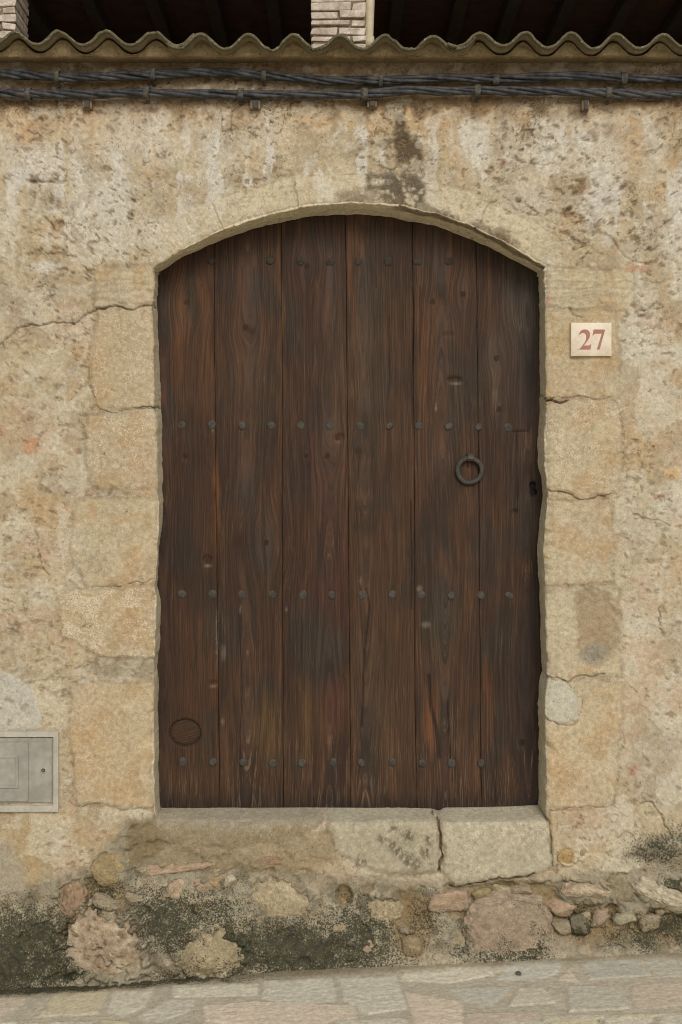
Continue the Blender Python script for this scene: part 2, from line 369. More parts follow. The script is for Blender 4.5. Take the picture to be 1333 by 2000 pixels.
CRACKS = [ # points, width, depth(m), darkness
 ([(0, 672), (35, 640), (62, 633), (118, 630), (145, 633), (170, 612), (190, 603), (230, 598), (297, 597), (360, 597)], 2.6, .012, .8),
 ([(62, 633), (66, 642), (40, 660), (12, 668), (-6, 690)], 1.8, .006, .6), ([(303, 797), (260, 797), (195, 798), (182, 770), (174, 742), (174, 690)], 2.0, .007, .6), ([(400, 796), (303, 797), (270, 797)], 3.2, .012, .6),
 ([(115, 930), (122, 905), (125, 893)], 1.6, .005, .6), ([(108, 952), (120, 928), (150, 945)], 1.6, .005, .6), ([(78, 960), (80, 935), (95, 925)], 1.4, .004, .5),
 ([(70, 1038), (73, 1060), (75, 1078), (82, 1105), (96, 1122)], 2.4, .008, .8), ([(420, 1128), (308, 1131), (285, 1138), (240, 1145), (180, 1148)], 2.0, .007, .5),
 ([(130, 1350), (140, 1375), (133, 1412)], 1.7, .006, .5), ([(136, 1566), (160, 1577), (215, 1575), (290, 1582)], 1.9, .006, .6),
 ([(960, 779), (1068, 779), (1110, 779), (1190, 776), (1206, 788), (1215, 830), (1217, 900), (1215, 968)], 1.7, .006, .5), ([(960, 782), (1068, 783), (1108, 783)], 3.6, .02, .8),
 ([(1068, 955), (1095, 960), (1130, 975), (1165, 970), (1192, 964)], 2.6, .009, .7), ([(1212, 986), (1232, 996), (1240, 1005)], 1.5, .005, .5), ([(1240, 1003), (1270, 1015), (1312, 1028)], 1.9, .006, .6),
 ([(960, 1322), (1062, 1322), (1095, 1325), (1110, 1333), (1165, 1320), (1180, 1316)], 2.6, .009, .6), ([(1110, 1335), (1125, 1360), (1136, 1362), (1128, 1410), (1090, 1416), (1068, 1404)], 2.0, .006, .6),
 ([(1075, 1584), (1110, 1577), (1170, 1577), (1200, 1568), (1206, 1530), (1210, 1508), (1216, 1430)], 1.7, .006, .7),
 ([(1245, 1575), (1275, 1568), (1292, 1590), (1300, 1615), (1312, 1632)], 2.8, .01, .7), ([(1290, 1184), (1291, 1222)], 2.2, .008, .9), ([(1290, 1228), (1294, 1240)], 4.0, .008, .8),
 ([(432, 214), (433, 240), (434, 262), (438, 282)], 2.2, .006, .8), ([(454, 224), (452, 240), (455, 262)], 2.0, .005, .8), ([(972, 200), (972, 225), (962, 240), (962, 262), (976, 275)], 1.4, .004, .7), ([(998, 200), (996, 222), (986, 240)], 1.8, .004, .8),
 ([(976, 275), (982, 290), (985, 302)], 2.2, .005, .7), ([(985, 303), (1010, 312), (1040, 318), (1072, 322)], 1.5, .005, .5),
 ([(857, 1500), (858, 1590), (860, 1640), (858, 1702)], 3.8, .03, .6), ([(880, 1733), (905, 1732), (950, 1721), (1000, 1716), (1042, 1706)], 3.5, .02, .5), ([(1076, 1606), (1077, 1650), (1079, 1690)], 2.2, .012, .5),
 ([(985, 385), (1040, 408), (1095, 450), (1150, 486)], 2.1, .007, .6), ([(1000, 400), (1050, 420), (1110, 452), (1178, 496)], 2.1, .007, .6), ([(1105, 414), (1150, 440), (1205, 480)], 2.1, .007, .6), ([(1100, 418), (1175, 455), (1260, 514)], 1.9, .008, .6), ([(1030, 430), (1090, 462), (1140, 505)], 2.0, .006, .5),
 ([(190, 448), (198, 443)], 3, .005, .8), ([(88, 424), (100, 434), (106, 448)], 4.5, .007, .8), ([(68, 456), (88, 464)], 3.0, .005, .7), ([(50, 352), (85, 356), (112, 348)], 5, .006, .7),
 ([(455, 400), (480, 395), (520, 385), (560, 380)], 1.4, .003, .3), ([(300, 420), (330, 404), (372, 372)], 1.4, .003, .25), ([(1000, 335), (1030, 328)], 1.6, .004, .4), ([(1240, 640), (1262, 655), (1290, 640), (1310, 668), (1318, 680)], 1.5, .004, .5),
 ([(1235, 1342), (1244, 1352)], 3, .005, .6), ([(1255, 1470), (1268, 1488)], 2.4, .004, .5), ([(1150, 250), (1160, 244)], 2, .003, .3), ([(250, 1622), (246, 1655), (250, 1690)], 2, .006, .4), ([(1108, 600), (1118, 612), (1136, 620)], 3.4, .006, .8),
 ([(690, 1500), (690, 1600)], 0.1, 0, 0),
]
ROCKS = []
def rk(*a, **k): ROCKS.append((a, k))
PINK = (lin(160, 138, 112), lin(190, 172, 146), lin(136, 108, 84)); PALE = (lin(168, 152, 118), lin(184, 168, 134), lin(140, 124, 92)); WHITE = (lin(190, 178, 152), lin(172, 160, 134), lin(206, 194, 170))
MAUVE = (lin(150, 128, 108), lin(166, 144, 122), lin(112, 98, 84)); BRICK = (lin(166, 136, 112), lin(178, 152, 126), lin(150, 120, 96)); GREY = (lin(140, 126, 102), lin(158, 144, 116), lin(116, 104, 84)); OCH = (lin(196, 158, 92), lin(186, 152, 98), lin(150, 118, 70))
DARK = (lin(74, 68, 52), lin(96, 86, 66), lin(60, 56, 44))
rk("base_rock", 208, 1842, 172, 140, .085, -.25, PINK, 3, "big pink pitted conglomerate boulder", .12, .75, .12, .12, .35)
rk("base_rock", 137, 1757, 60, 100, .055, -.35, (lin(150, 116, 88), lin(170, 138, 110), lin(122, 96, 74)), 11, "upright brown pebbly stone on the left", 0, .7, .2, .25)
rk("base_rock", 545, 1758, 118, 88, .05, -.1, PALE, 19, "rounded pale limestone in the dark mossy band", 0, .35, .12, .18, .5, worn=1)
rk("base_rock", 412, 1856, 140, 98, .05, .15, (lin(150, 136, 102), lin(168, 150, 116), lin(122, 112, 80)), 27, "rounded speckled stone standing at paving level", 0, .3, .12, .45, .4, worn=1)
rk("base_rock", 878, 1760, 82, 40, .035, .06, BRICK, 33, "flat pink squared stone below the threshold", .8, .1, .1, 0, .3)
rk("base_rock", 985, 1822, 155, 132, .05, 0, MAUVE, 41, "broad mauve domed stone", .25, .15, .12, .45, .3, worn=1)
rk("base_rock", 1140, 1740, 100, 44, .05, -.12, PINK, 47, "elongated pinkish stone with a mortar cap", .1, .2, .16, 0, .4)
rk("base_rock", 1305, 1752, 120, 52, .055, -.35, WHITE, 53, "white broken stone at the right edge", .1, .4, .2, 0, .5)
rk("base_rock", 1107, 1671, 42, 36, .03, 0, OCH, 59, "small yellow ochre pebble beside the threshold", 0, .4, .14, 0, .1, worn=1)
rk("base_rock", 1138, 1668, 24, 24, .02, 0, (lin(168, 144, 100),)*3, 61, None, 0, .2, .12)
rk("base_rock", 1098, 1776, 58, 32, .035, -.08, BRICK, 67, None, .1, .1, .12, .1)
rk("base_rock", 944, 1748, 40, 26, .025, .3, (lin(140, 122, 76), lin(120, 106, 68), lin(150, 130, 88)), 71, None, .3, .1, .12, .2)
rk("base_rock", 982, 1741, 34, 22, .025, 0, PALE, 73, None, .3, .1, .12, .1)
rk("base_rock", 1018, 1738, 40, 16, .022, .05, GREY, 79, None, .4, .1, .12)
rk("base_rock", 348, 1694, 158, 18, .03, .09, (lin(168, 138, 112), lin(182, 154, 128), lin(146, 114, 92)), 83, "long thin pink stone sliver", .5, .2, .1, 0, .4)
rk("base_rock", 522, 1682, 64, 22, .022, .15, (lin(140, 104, 80), lin(154, 120, 96), lin(120, 90, 70)), 89, None, .3, .1, .14)
rk("base_rock", 420, 1722, 44, 24, .026, -.1, (lin(170, 140, 96), lin(178, 152, 112), lin(130, 100, 66)), 97, None, .1, .3, .14)
rk("base_rock", 449, 1718, 30, 22, .026, .4, WHITE, 101, None, .1, .1, .14)
rk("base_rock", 346, 1736, 32, 48, .03, .1, (lin(176, 150, 122), lin(188, 166, 140), lin(150, 124, 98)), 103, None, .1, .2, .16, .05, .4)
rk("base_rock", 742, 1778, 80, 64, .035, 0, PALE, 107, None, 0, .7, .2, .25, .4)
rk("base_rock", 1132, 1800, 46, 40, .035, 0, DARK, 109, None, .1, .2, .16, .9, 0)
rk("base_rock", 1170, 1790, 34, 34, .03, 0, (lin(150, 124, 104), lin(130, 110, 92), lin(160, 138, 116)), 113, None, .1, .2, .16)
rk("base_rock", 1218, 1790, 50, 26, .03, .3, (lin(172, 164, 138), lin(150, 144, 118), lin(130, 122, 96)), 127, None, .1, .2, .16, .1)
rk("base_rock", 1212, 1730, 56, 60, .03, .2, (lin(132, 122, 92), lin(146, 134, 104), lin(118, 108, 80)), 131, None, .2, .3, .16, .2)
rk("base_rock", 1098, 1806, 50, 26, .026, -.2, GREY, 137, None, .1, .2, .16, .1)
rk("base_rock", 222, 1700, 70, 60, .03, .2, (lin(150, 128, 84), lin(164, 142, 98), lin(132, 112, 74)), 139, None, .1, .3, .18, .1)
rk("base_rock", 215, 1760, 60, 24, .04, -.25, GREY, 149, None, .3, .2, .18, .5)
rk("base_rock", 185, 1690, 60, 18, .022, .1, (lin(172, 156, 126),)*3, 151, None, .1, .2, .18, 0)
rk("base_rock", 804, 1845, 44, 50, .03, 0, (lin(128, 110, 76), lin(146, 124, 92), lin(110, 94, 62)), 157, None, .1, .4, .2, .4)
rk("base_rock", 894, 1830, 30, 46, .024, 0, (lin(150, 138, 108), lin(164, 150, 122), lin(130, 118, 92)), 163, None, .1, .2, .16, .2)
rk("base_rock", 1262, 1795, 44, 30, .026, .2, GREY, 167, None, .1, .2, .16, .5)

rs_ = random.Random(4)
for k in range(26):
    u_, v_ = rs_.choice([(rs_.uniform(640, 930), rs_.uniform(1745, 1850)), (rs_.uniform(1060, 1333), rs_.uniform(1715, 1825)), (rs_.uniform(230, 480), rs_.uniform(1670, 1750))])
    t_ = rs_.choice([GREY, PALE, BRICK, GREY, (lin(150, 130, 96), lin(166, 146, 112), lin(128, 110, 80))]); w_ = rs_.uniform(14, 34)
    rk("base_rock", u_, v_, w_, w_*rs_.uniform(.5, .9), rs_.uniform(.014, .024), rs_.uniform(-.5, .5), t_, 200+k, None, .1, .2, .16, rs_.choice([0, .2, .5]), .2)

def jitter_line(pts, it=3, amp=.12, seed=0):
    r = np.random.RandomState(seed); P = [np.array(p, float) for p in pts]
    for k in range(it):
        Q = [P[0]]
        for a, b in zip(P[:-1], P[1:]):
            d = b-a; L = np.hypot(*d)
            if L > 5: Q.append((a+b)/2+np.array([-d[1], d[0]])*r.uniform(-amp, amp))
            Q.append(b)
        P = Q
    return np.array(P)

def found_profile(x): return np.interp(x, [-500, 0, 90, 180, 245, 300, 640, 860, 1080, 1200, 1250, 1333, 1800], [1780, 1755, 1715, 1690, 1600, 1636, 1706, 1724, 1716, 1688, 1640, 1626, 1600])
def base_bulge(x, y):
    f = found_profile(x)
    return .052*ss(0, 190, y-f)+.035*ss(1780, 1900, y)*ss(500, 1100, x)

def wall_fields(px, py, rev, sideV):
    n = len(px)
    wx = px+13*fbm(px/70, py/70, 3, 1); wy = py+13*fbm(px/70, py/70, 3, 2)
    kx = px+5*fbm(px/17, py/17, 3, 3); ky = py+5*fbm(px/17, py/17, 3, 4)
    big = fbm(px/330, py/330, 4, 5); med = fbm(wx/95, wy/95, 5, 6); sm = fbm(wx/38, wy/38, 4, 7); fine = fbm(px/9, py/9, 3, 8)
    vert = fbm(wx/46, wy/190, 4, 9)
    f = found_profile(kx); FND = ss(-16, 16, ky-f)
    # ---- stone mask
    st = np.zeros(n); stc = np.zeros((n, 3)); stf = np.zeros(n); thr = np.zeros(n)
    for nm, pg, c, fl, lb in STONES:
        m = poly(kx+.35*(wx-px), ky+.45*(wy-py), pg, 7); st = np.maximum(st, m); stc = mix(stc, c if nm == 'threshold_stone' else c*.5+.5*lin(192, 175, 138), m); thr = np.maximum(thr, m) if nm == 'threshold_stone' else thr; stf = stf*(1-m)+fl*m
    arch = np.zeros(n)
    d_arch = np.hypot(px-684, py-1035)
    arch = ((1-ss(50, 64, np.where(py < 530, np.abs(d_arch-640+4*sm), 999)))*(.75+.25*ss(-.3, .2, med))*ss(290, 330, px)*(1-ss(1040, 1075, px)))
    reveal = rev > 0
    archr = reveal & (sideV == 1)
    # ---- relief
    h = .007*big+.0035*fbm(px/120, py/120, 3, 10)
    plast = (1-st)*(1-.55*arch)*(1-FND)
    ln = fbm(px/210, py/210, 3, 12)                     # where the render is more decayed
    dec = ss(-.55, .4, ln+.25*ss(1000, 1300, px)*ss(700, 300, py)+.12*ss(330, 100, px))
    chipn = fbm(kx/15+.2*sm, ky/12, 3, 38); chips = ss(.50, .57, chipn+.36*fbm(px/120, py/100, 3, 39)+.08*(dec-.5)); peel = ss(.22, .30, fbm(wx/44, wy/36, 5, 40)+.12*dec-.04)
    fl1 = ss(.03, .09, fbm(wx/62, wy/48, 5, 13)); fl2 = ss(.06, .14, fbm(kx/30, ky/24, 4, 14)); 
    rid = np.abs(fbm(wx/34, wy/30, 3, 15)); scar = 1-ss(.0, .055, rid)                    # thin meandering scars
    scar *= ss(.05, .3, fbm(px/75, py/75, 3, 16))
    pit = ss(.30, .46, fbm(kx/13, ky/11, 3, 17)+.16*(dec-.5)+.10*ln)
    hole = ss(.47, .60, fbm(kx/26, ky/20, 3, 18)+.16*dec-.05)
    h += plast*(1-.5*ss(600, 800, py))*(.0014*fl1*(.3+dec)+.0005*fl2*dec-.0020*pit*ss(.25,.5,ln+.3*med)*1.2-.0012*scar*dec-.008*hole*dec-.0045*chips+.0011*peel+.0011*fine+.0018*sm)
    tool = np.sin((py+6*fbm(px/60, py/30, 2, 19))/5.2)
    imp = np.maximum(poly(px, py, STONES[0][1], 8), poly(px, py, STONES[6][1], 8))
    h += st*(.0035+.0016*fbm(px/34, py/34, 4, 20)+.0009*fine-.0026*pit*stf*.7)
    h += imp*(.0003*tool+.0042*fbm(px/150+.3*sm, (py+5*fbm(px/70, py/40, 2, 19))/8, 3, 21))
    h += arch*(.0035+.0018*fbm(px/50, py/50, 3, 22)-.002*pit)
    # masonry joints of the stones that show as steps
    # ---- rubble foundation
    bul = base_bulge(px, py)
    # cell-like lumps
    lump = fbm(wx/58, wy/42, 4, 23); lump2 = fbm(kx/24, ky/20, 4, 24)
    h += bul+FND*(.008*lump+.0045*lump2+.0022*fine+.0025*ss(.1, .25, lump)-.010*ss(.30, .45, fbm(kx/40, ky/28, 3, 25)))
    rec = poly(kx, ky, [(870, 1735), (1000, 1722), (1085, 1730), (1100, 1790), (1050, 1800), (880, 1790)], 10)*.022 + blob(kx, ky, 1140, 1800, 90, 34)*.022+blob(kx, ky, 205, 1745, 50, 34)*.02+blob(kx, ky, 805, 1800, 42, 60)*.022+blob(kx, ky, 155, 1808, 30, 26)*.024+blob(kx, ky, 1290, 1800, 60, 30)*.02+blob(kx, ky, 672, 1750, 14, 20)*.03+blob(kx, ky, 1196, 1782, 14, 16)*.03
    h -= rec
    for a_, k_ in ROCKS:                                   # mortar lapped up round each bedded stone
        _, u_, v_, wu_, wv_, out_, rot_ = a_[:7]; kk = np.where((np.abs(px-u_) < wu_) & (np.abs(py-v_) < wu_))[0]
        if len(kk) == 0: continue
        c_, s_ = math.cos(rot_), math.sin(rot_); dx = px[kk]-u_; dy = py[kk]-v_; e_ = np.hypot((dx*c_-dy*s_)/(wu_*.5), (dx*s_+dy*c_)/(wv_*.5))
        h[kk] += np.exp(-((e_-.95)/.22)**2)*out_*.36*ss(-.25, .3, fbm(px[kk]/16, py[kk]/14, 3, 47))
    # ---- base colours
    col = np.tile(lin(181, 158, 115), (n, 1))
    col = mix(col, lin(196, 176, 138), ss(-.25, .35, med)*.8)
    col = mix(col, lin(186, 150, 96), ss(.05, .5, fbm(wx/150, wy/200, 4, 26))*.75)
    col = mix(col, lin(166, 146, 112), ss(.05, .4, fbm(wx/80, wy/110, 4, 27))*.6)
    top = ss(620, 360, py)
    white = ss(.02, .26, vert+.28*fbm(px/26, py/40, 3, 28)+.07*ss(300, 240, px)*top-.06)*top*ss(205, 250, py)
    col = mix(col, lin(206, 196, 177), white*.82)
    band = ss(300, 205, py+40*vert)*ss(150, 200, py)
    col = mix(col, lin(196, 154, 94), band*(.35+.5*ss(-.2, .3, sm)))
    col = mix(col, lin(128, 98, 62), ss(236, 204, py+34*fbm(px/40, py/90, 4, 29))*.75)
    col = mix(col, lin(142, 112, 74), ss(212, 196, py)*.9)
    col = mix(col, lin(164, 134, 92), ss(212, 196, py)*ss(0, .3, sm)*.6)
    right = ss(1180, 1290, px)*ss(380, 470, py)*ss(1600, 1500, py)
    col = mix(col, lin(206, 194, 168), right*ss(-.05, .3, med+.2*vert)*.7)
    col = mix(col, lin(196, 178, 142), ss(1050, 1100, px)*ss(1000, 1100, py)*.4)
    for (a, b, c, d, k) in ((84, 325, 34, 40, .8), (155, 330, 14, 100, .6), (228, 275, 36, 70, .55), (300, 265, 40, 50, .5), (15, 300, 24, 40, .5), (180, 475, 55, 34, .6), (300, 455, 34, 40, .5), (92, 520, 28, 10, .8), (928, 290, 24, 44, .65), (1080, 285, 46, 36, .6), (1180, 300, 36, 66, .5), (1320, 460, 34, 66, .75), (1262, 640, 26, 60, .5), (1230, 700, 18, 46, .6), (1075, 335, 24, 12, .6), (760, 372, 60, 10, .55), (420, 280, 40, 60, .45), (520, 260, 40, 40, .35), (1050, 390, 60, 26, .4), (70, 1180, 24, 44, .3), (160, 1065, 20, 28, .45), (1285, 200+90, 20, 50, .35), (1000, 300, 40, 40, .3)):
        col = mix(col, lin(210, 199, 178), blob(wx, wy, a, b, c, d, 0, .7)*k)
    # tan, pink and orange stains
    for (a, b, c, d, cc, k) in ((1235, 290, 26, 70, (190, 152, 102), .6), (55, 245, 60, 26, (196, 156, 98), .6), (180, 240, 30, 50, (188, 150, 100), .5), (1245, 830, 40, 90, (196, 160, 106), .6), (1200, 1010, 0, 0, 0, 0), (60, 260, 30, 40, (186, 148, 100), .5), (190, 1500, 60, 120, (184, 150, 100), .4), (100, 1660, 130, 60, (168, 144, 94), .6), (50, 1690, 24, 60, (176, 144, 82), .5), (230, 1640, 24, 60, (172, 148, 100), .6), (1190, 1050, 18, 70, (182, 148, 104), .8), (300, 1470, 12, 60, (186, 156, 112), .4), (1085, 1500, 28, 60, (194, 148, 84), .7), (1290, 1490, 50, 90, (180, 164, 140), .5)):
        if c: col = mix(col, lin(*cc), blob(wx, wy, a, b, c, d, 0, .7)*k)
    bp = ss(.10, .16, fbm(wx/140, wy/120, 5, 45)+.03*fine); bt = ss(.14, .19, fbm(wx/110, wy/130, 5, 46)+.03*fine)
    col = mix(col, lin(200, 186, 154), bp*plast*(.5-.3*top)); h += plast*.0014*bp; col = mix(col, lin(170, 148, 112), bt*(1-bp)*plast*.5); h -= plast*.0012*bt*(1-bp)
    pink = ss(.12, .42, fbm(wx/120, wy/120, 3, 30))*ss(420, 700, py)
    col = mix(col, lin(190, 152, 112), pink*.45)
    # stones
    sc_ = stc*(1+.10*fbm(px/60, py/45, 4, 31)[:, None]+.08*fine[:, None])
    m = np.maximum(st*(.62-.3*ss(-.1, .4, med)), thr*.9); col = col*(1-m[:, None])+sc_*m[:, None]
    col = mix(col, lin(184, 146, 88), (st-thr)*ss(.05, .4, fbm(wx/70, wy/60, 4, 32))*.5)
    am = arch*(1-.25*white); col = mix(col, lin(202, 184, 144), am*.8); ang = np.arctan2(px-684, 1035-py)
    h += arch*(.0012*fbm(ang*160, d_arch/60, 3, 48)+.0025); 
    for aj in (-.40, -.16, .155, .40): jr = arch*(1-ss(.6, 2.4, np.abs((ang-aj)*640+3*fbm(d_arch/14, px*0+aj*9, 2, 49)))); h -= jr*.005; col = mix(col, lin(150, 128, 90), jr*.5)
    ob = (1-ss(0, 3.5, np.abs(d_arch-640-54+4*sm)))*(py < 520)*ss(310, 360, px)*(1-ss(1000, 1050, px))*ss(-.2, .2, fbm(px/40, py/40, 3, 50)); h -= ob*.004; col = mix(col, lin(150, 126, 88), ob*.4)
    jl = 4*st*(1-st)*ss(-.15, .25, sm+.2*fine)*(px < 1400); col = mix(col, lin(132, 108, 72), jl*.32); h -= .002*jl
    # worn hollow and repaired patch in the right jamb
    hol = poly(kx, ky, [(1124, 1165), (1140, 1150), (1185, 1158), (1208, 1200), (1206, 1270), (1180, 1290), (1140, 1292), (1128, 1270), (1126, 1210)], 9)
    h -= hol*.014; col = mix(col, lin(158, 132, 92), hol*.75); col = mix(col, lin(140, 132, 112), blob(wx, wy, 1160, 1280, 34, 18)*.7)
    pw = poly(kx, ky, [(950, 1328), (1096, 1330), (1112, 1338), (1126, 1362), (1134, 1374), (1128, 1406), (1090, 1414), (1066, 1400), (950, 1402)], 3); h += pw*.004; col = mix(col, lin(190, 182, 156), pw*.9)
    rw = poly(kx, ky, [(1245, 1580), (1275, 1570), (1290, 1590), (1300, 1620), (1290, 1640), (1262, 1620), (1250, 1600)], 5); col = mix(col, lin(190, 168, 122), rw*.6); h += rw*.004
    # smooth new render above the cabinet
    pg = poly(kx, ky, [(-300, 1300), (0, 1308), (38, 1326), (62, 1345), (84, 1402), (76, 1428), (120, 1430), (-300, 1430)], 4); col = mix(col, lin(188, 179, 158), pg*.95); h = h*(1-.6*pg)+pg*.004
    cf = poly(px, py, [(-300, 1425), (122, 1425), (122, 1590), (-300, 1590)], 3)*front_of(rev); h = h*(1-cf*.9); col = mix(col, lin(176, 160, 124), poly(kx, ky, [(118, 1440), (136, 1440), (134, 1585), (118, 1588)], 4)*.6)
    # dark joints round some stones where mortar has gone
    gm = poly(kx, ky, [(172, 1292), (230, 1286), (420, 1292), (420, 1326), (200, 1326), (178, 1312)], 7); col = mix(col, lin(152, 136, 104), gm*.85); h -= gm*.004
    # drips and grime
    def drip(pts, k, c=(96, 78, 52), s=7):
        nonlocal col
        col = mix(col, lin(*c), poly(kx+6*sm, ky+9*sm, pts, s)*min(1, k*1.2)*ss(-.6, .05, sm+.4*fine))
    drip([(768, 198), (796, 198), (794, 250), (812, 270), (828, 292), (826, 330), (800, 350), (776, 330), (772, 280)], .8)
    drip([(735, 268), (770, 252), (820, 270), (812, 296), (740, 286)], .7); drip([(660, 300), (740, 272), (745, 288), (690, 300), (672, 306)], .6, (120, 92, 60), 5)
    drip([(805, 205), (836, 200), (832, 226), (812, 228)], .75); drip([(748, 345), (790, 300), (826, 330), (826, 370), (760, 350)], .4)
    drip([(715, 342), (822, 338), (832, 372), (830, 404), (745, 398), (716, 370)], .85, (106, 92, 68)); drip([(770, 388), (826, 396), (880, 414), (940, 436), (992, 462), (1010, 486), (985, 478), (930, 448), (880, 430), (830, 412), (780, 402)], .7, (118, 100, 70), 6); drip([(660, 376), (740, 366), (770, 398), (660, 396)], .65, (138, 118, 86), 9)
    drip([(920, 205), (932, 205), (930, 248), (916, 246)], .6); drip([(1150, 262), (1180, 242), (1202, 240), (1196, 262), (1160, 278)], .6, (130, 108, 76)); drip([(1036, 205), (1075, 205), (1060, 232), (1038, 226)], .5); drip([(1108, 214), (1150, 218), (1148, 236), (1104, 232)], .5)
    drip([(960, 440), (990, 448), (1012, 480), (1006, 492), (975, 466)], .6, (130, 108, 76)); drip([(636, 215), (655, 210), (664, 236), (640, 236)], .5); drip([(1130, 350), (1146, 344), (1140, 392), (1108, 402), (1120, 380)], .6, (122, 92, 56), 5); drip([(1215, 360), (1238, 350), (1240, 362), (1208, 376)], .55, (112, 82, 48), 4)
    for (a, b, c) in ((1245, 602, 9), (1262, 612, 12), (1282, 596, 8), (1240, 470, 8), (1300, 500, 9), (70, 350, 10), (104, 345, 8), (86, 250, 7), (130, 235, 8), (65, 380, 7), (100, 400, 12), (112, 440, 10), (135, 470, 8), (260, 385, 9), (255, 420, 8), (290, 240, 9), (205, 330, 6), (300, 215, 8), (320, 300, 11), (975, 355, 12), (960, 330, 8), (55, 820, 6), (44, 1000, 6), (72, 1018, 7), (28, 1228, 9), (115, 780, 5), (168, 1225, 7), (60, 1125, 8), (1185, 1140, 7), (1270, 300, 6), (1128, 405, 12), (1110, 415, 10), (1225, 370, 8), (1240, 395, 7), (1225, 420, 9)):
        q = blob(kx, ky, a, b, c*1.5, c*.9, .3*math.sin(a), .4)*ss(-.2, .2, fine+.3*sm+.1); h -= q*.006; col = mix(col, lin(122, 94, 60), q*.6)
    # shards of brick in the render
    for (pg_, cc) in (([(45, 862), (52, 856), (80, 855), (74, 880), (66, 884), (44, 886)], (190, 138, 88)), ([(1228, 1500), (1240, 1493), (1252, 1500), (1244, 1514), (1230, 1516)], (176, 124, 102)), ([(1224, 520), (1270, 520), (1266, 530), (1226, 530)], (196, 146, 108)), ([(1288, 915), (1330, 912), (1328, 940), (1300, 936)], (206, 166, 104)), ([(1276, 964), (1300, 960), (1298, 972), (1276, 976)], (178, 122, 92)), ([(0, 830), (14, 836), (10, 850), (0, 852)], (180, 132, 92)), ([(1066, 575), (1076, 580), (1076, 600), (1068, 600)], (196, 150, 116)), ([(970, 312), (985, 306), (996, 322), (975, 328)], (184, 144, 116))):
        q = poly(kx, ky, pg_, 2.5); col = mix(col, lin(*cc), q*.85); h += q*.003
    # exposed soffit of the arch: dark grime on its front half to the right
    sg = archr*ss(740, 800, px)*(1-ss(.45, .62, rev+.12*sm))*ss(.02, .10, rev); col = mix(col, lin(112, 90, 56), sg*.75)
    col = mix(col, lin(228, 208, 164), archr*.9*(1-sg)); col = mix(col, lin(210, 194, 154), (reveal & ((sideV == 0) | (sideV == 2)))*.7)  # soffit painted paler to stand in for bounced street light; jamb reveals paler too
    jt = np.zeros(n)
    for a, dx in ((455, 14), (588, 6), (783, 0), (930, -8)): jt = np.maximum(jt, archr*(1-ss(.5, 3., np.abs(px-a-dx*rev))))
    h -= jt*.004
    # brown tint in the render's scars, holes, chips and pits, following their relief
    dm = plast*np.maximum(dec*np.maximum(.3*scar, .6*hole), np.maximum(.75*chips, .3*pit*ss(.25, .5, ln+.3*med))); col = mix(col, lin(128, 102, 68), dm*.8); col = mix(col, lin(204, 190, 160), plast*peel*.35); lum = col@np.array([.21, .72, .07]); col = (col*.79+.21*lum[:, None])*np.array([.985, 1.0, 1.01])
    # ---- foundation colours
    fc = np.tile(lin(148, 139, 117), (n, 1)); fc = mix(fc, lin(122, 113, 92), ss(-.2, .4, fbm(wx/90, wy/60, 4, 23))); fc = mix(fc, lin(172, 160, 134), ss(.12, .4, lump2)*.55); fc = mix(fc, lin(150, 130, 102), ss(.1, .4, fbm(wx/50, wy/40, 3, 33))*.4)
    fc = mix(fc, lin(168, 156, 132), ss(1840, 1870, py+20*sm)*ss(560, 760, px)*.85)
    fc = mix(fc, lin(132, 106, 66), np.clip(rec/.022, 0, 1)*.6)
    col = col*(1-FND[:, None])+fc*FND[:, None]
    tp = (reveal & (sideV == 3)); col = mix(col, lin(176, 168, 146), tp*(.35+.3*sm))
    lip = ss(1640, 1606, py)*ss(1596, 1604, py)*ss(290, 310, px)*(1-ss(1070, 1085, px))
    lt = poly(kx, ky, [(300, 1600), (650, 1600), (660, 1680), (560, 1700), (300, 1690)], 10)*(1-tp); col = mix(col, lin(140, 124, 94), lt*ss(1606, 1630, py+20*sm)*.75); h += lt*.004*lump2
    gl = poly(kx, ky, [(252, 1600), (300, 1600), (320, 1650), (300, 1680), (256, 1690), (246, 1650)], 9); col = mix(col, lin(122, 106, 76), gl*.85)
    gr = poly(kx, ky, [(-300, 1640), (20, 1650), (52, 1700), (50, 1760), (-300, 1760)], 14); col = mix(col, lin(156, 146, 126), gr*.8)
    wl = blob(kx, ky, 1210, 1690, 48, 14, -.1); col = mix(col, lin(190, 180, 154), wl*.8); h += wl*.008
    for (a, b, c) in ((768, 1650, 8), (800, 1632, 9), (795, 1680, 8), (830, 1665, 9), (706, 1680, 8), (745, 1640, 6), (780, 1665, 7), (815, 1690, 7), (838, 1640, 7), (770, 1618, 6)):
        col = mix(col, lin(82, 76, 58), blob(kx+5*sm, ky+6*fine, a, b, c*1.3, c*1.5, 0, .8)*ss(-.35, .1, fine+.4*sm)*.8)
    hat = poly(px, py, STONES[13][1], 10)*front_of(rev); h += hat*.0012*np.sin((px+py*.9+8*sm)/4.2); h += poly(px, py, STONES[12][1], 10)*front_of(rev)*.004+hat*.008
    # ---- cracks
    cd = np.zeros(n)
    for i, (pts, w, dep, dk) in enumerate(CRACKS):
        if dep == 0: continue
        Q = jitter_line(pts, 3, .14, i); lo = Q.min(0)-12; hi = Q.max(0)+12
        k = np.where((px > lo[0]) & (px < hi[0]) & (py > lo[1]) & (py < hi[1]))[0]
        if len(k) == 0: continue
        d = seg_dist(px[k], py[k], Q); ww = w*(.52+.45*fbm(px[k]/14, py[k]/14, 2, 36)); m = 1-ss(ww*.4, ww*1.2, d); dep = dep*.8; m *= ss(-.75, -.1, fbm(px[k]/26, py[k]/26, 2, 37)) if w < 2.3 else 1; h[k] -= m*dep*1.1; cd[k] = np.maximum(cd[k], m*dk*.75)
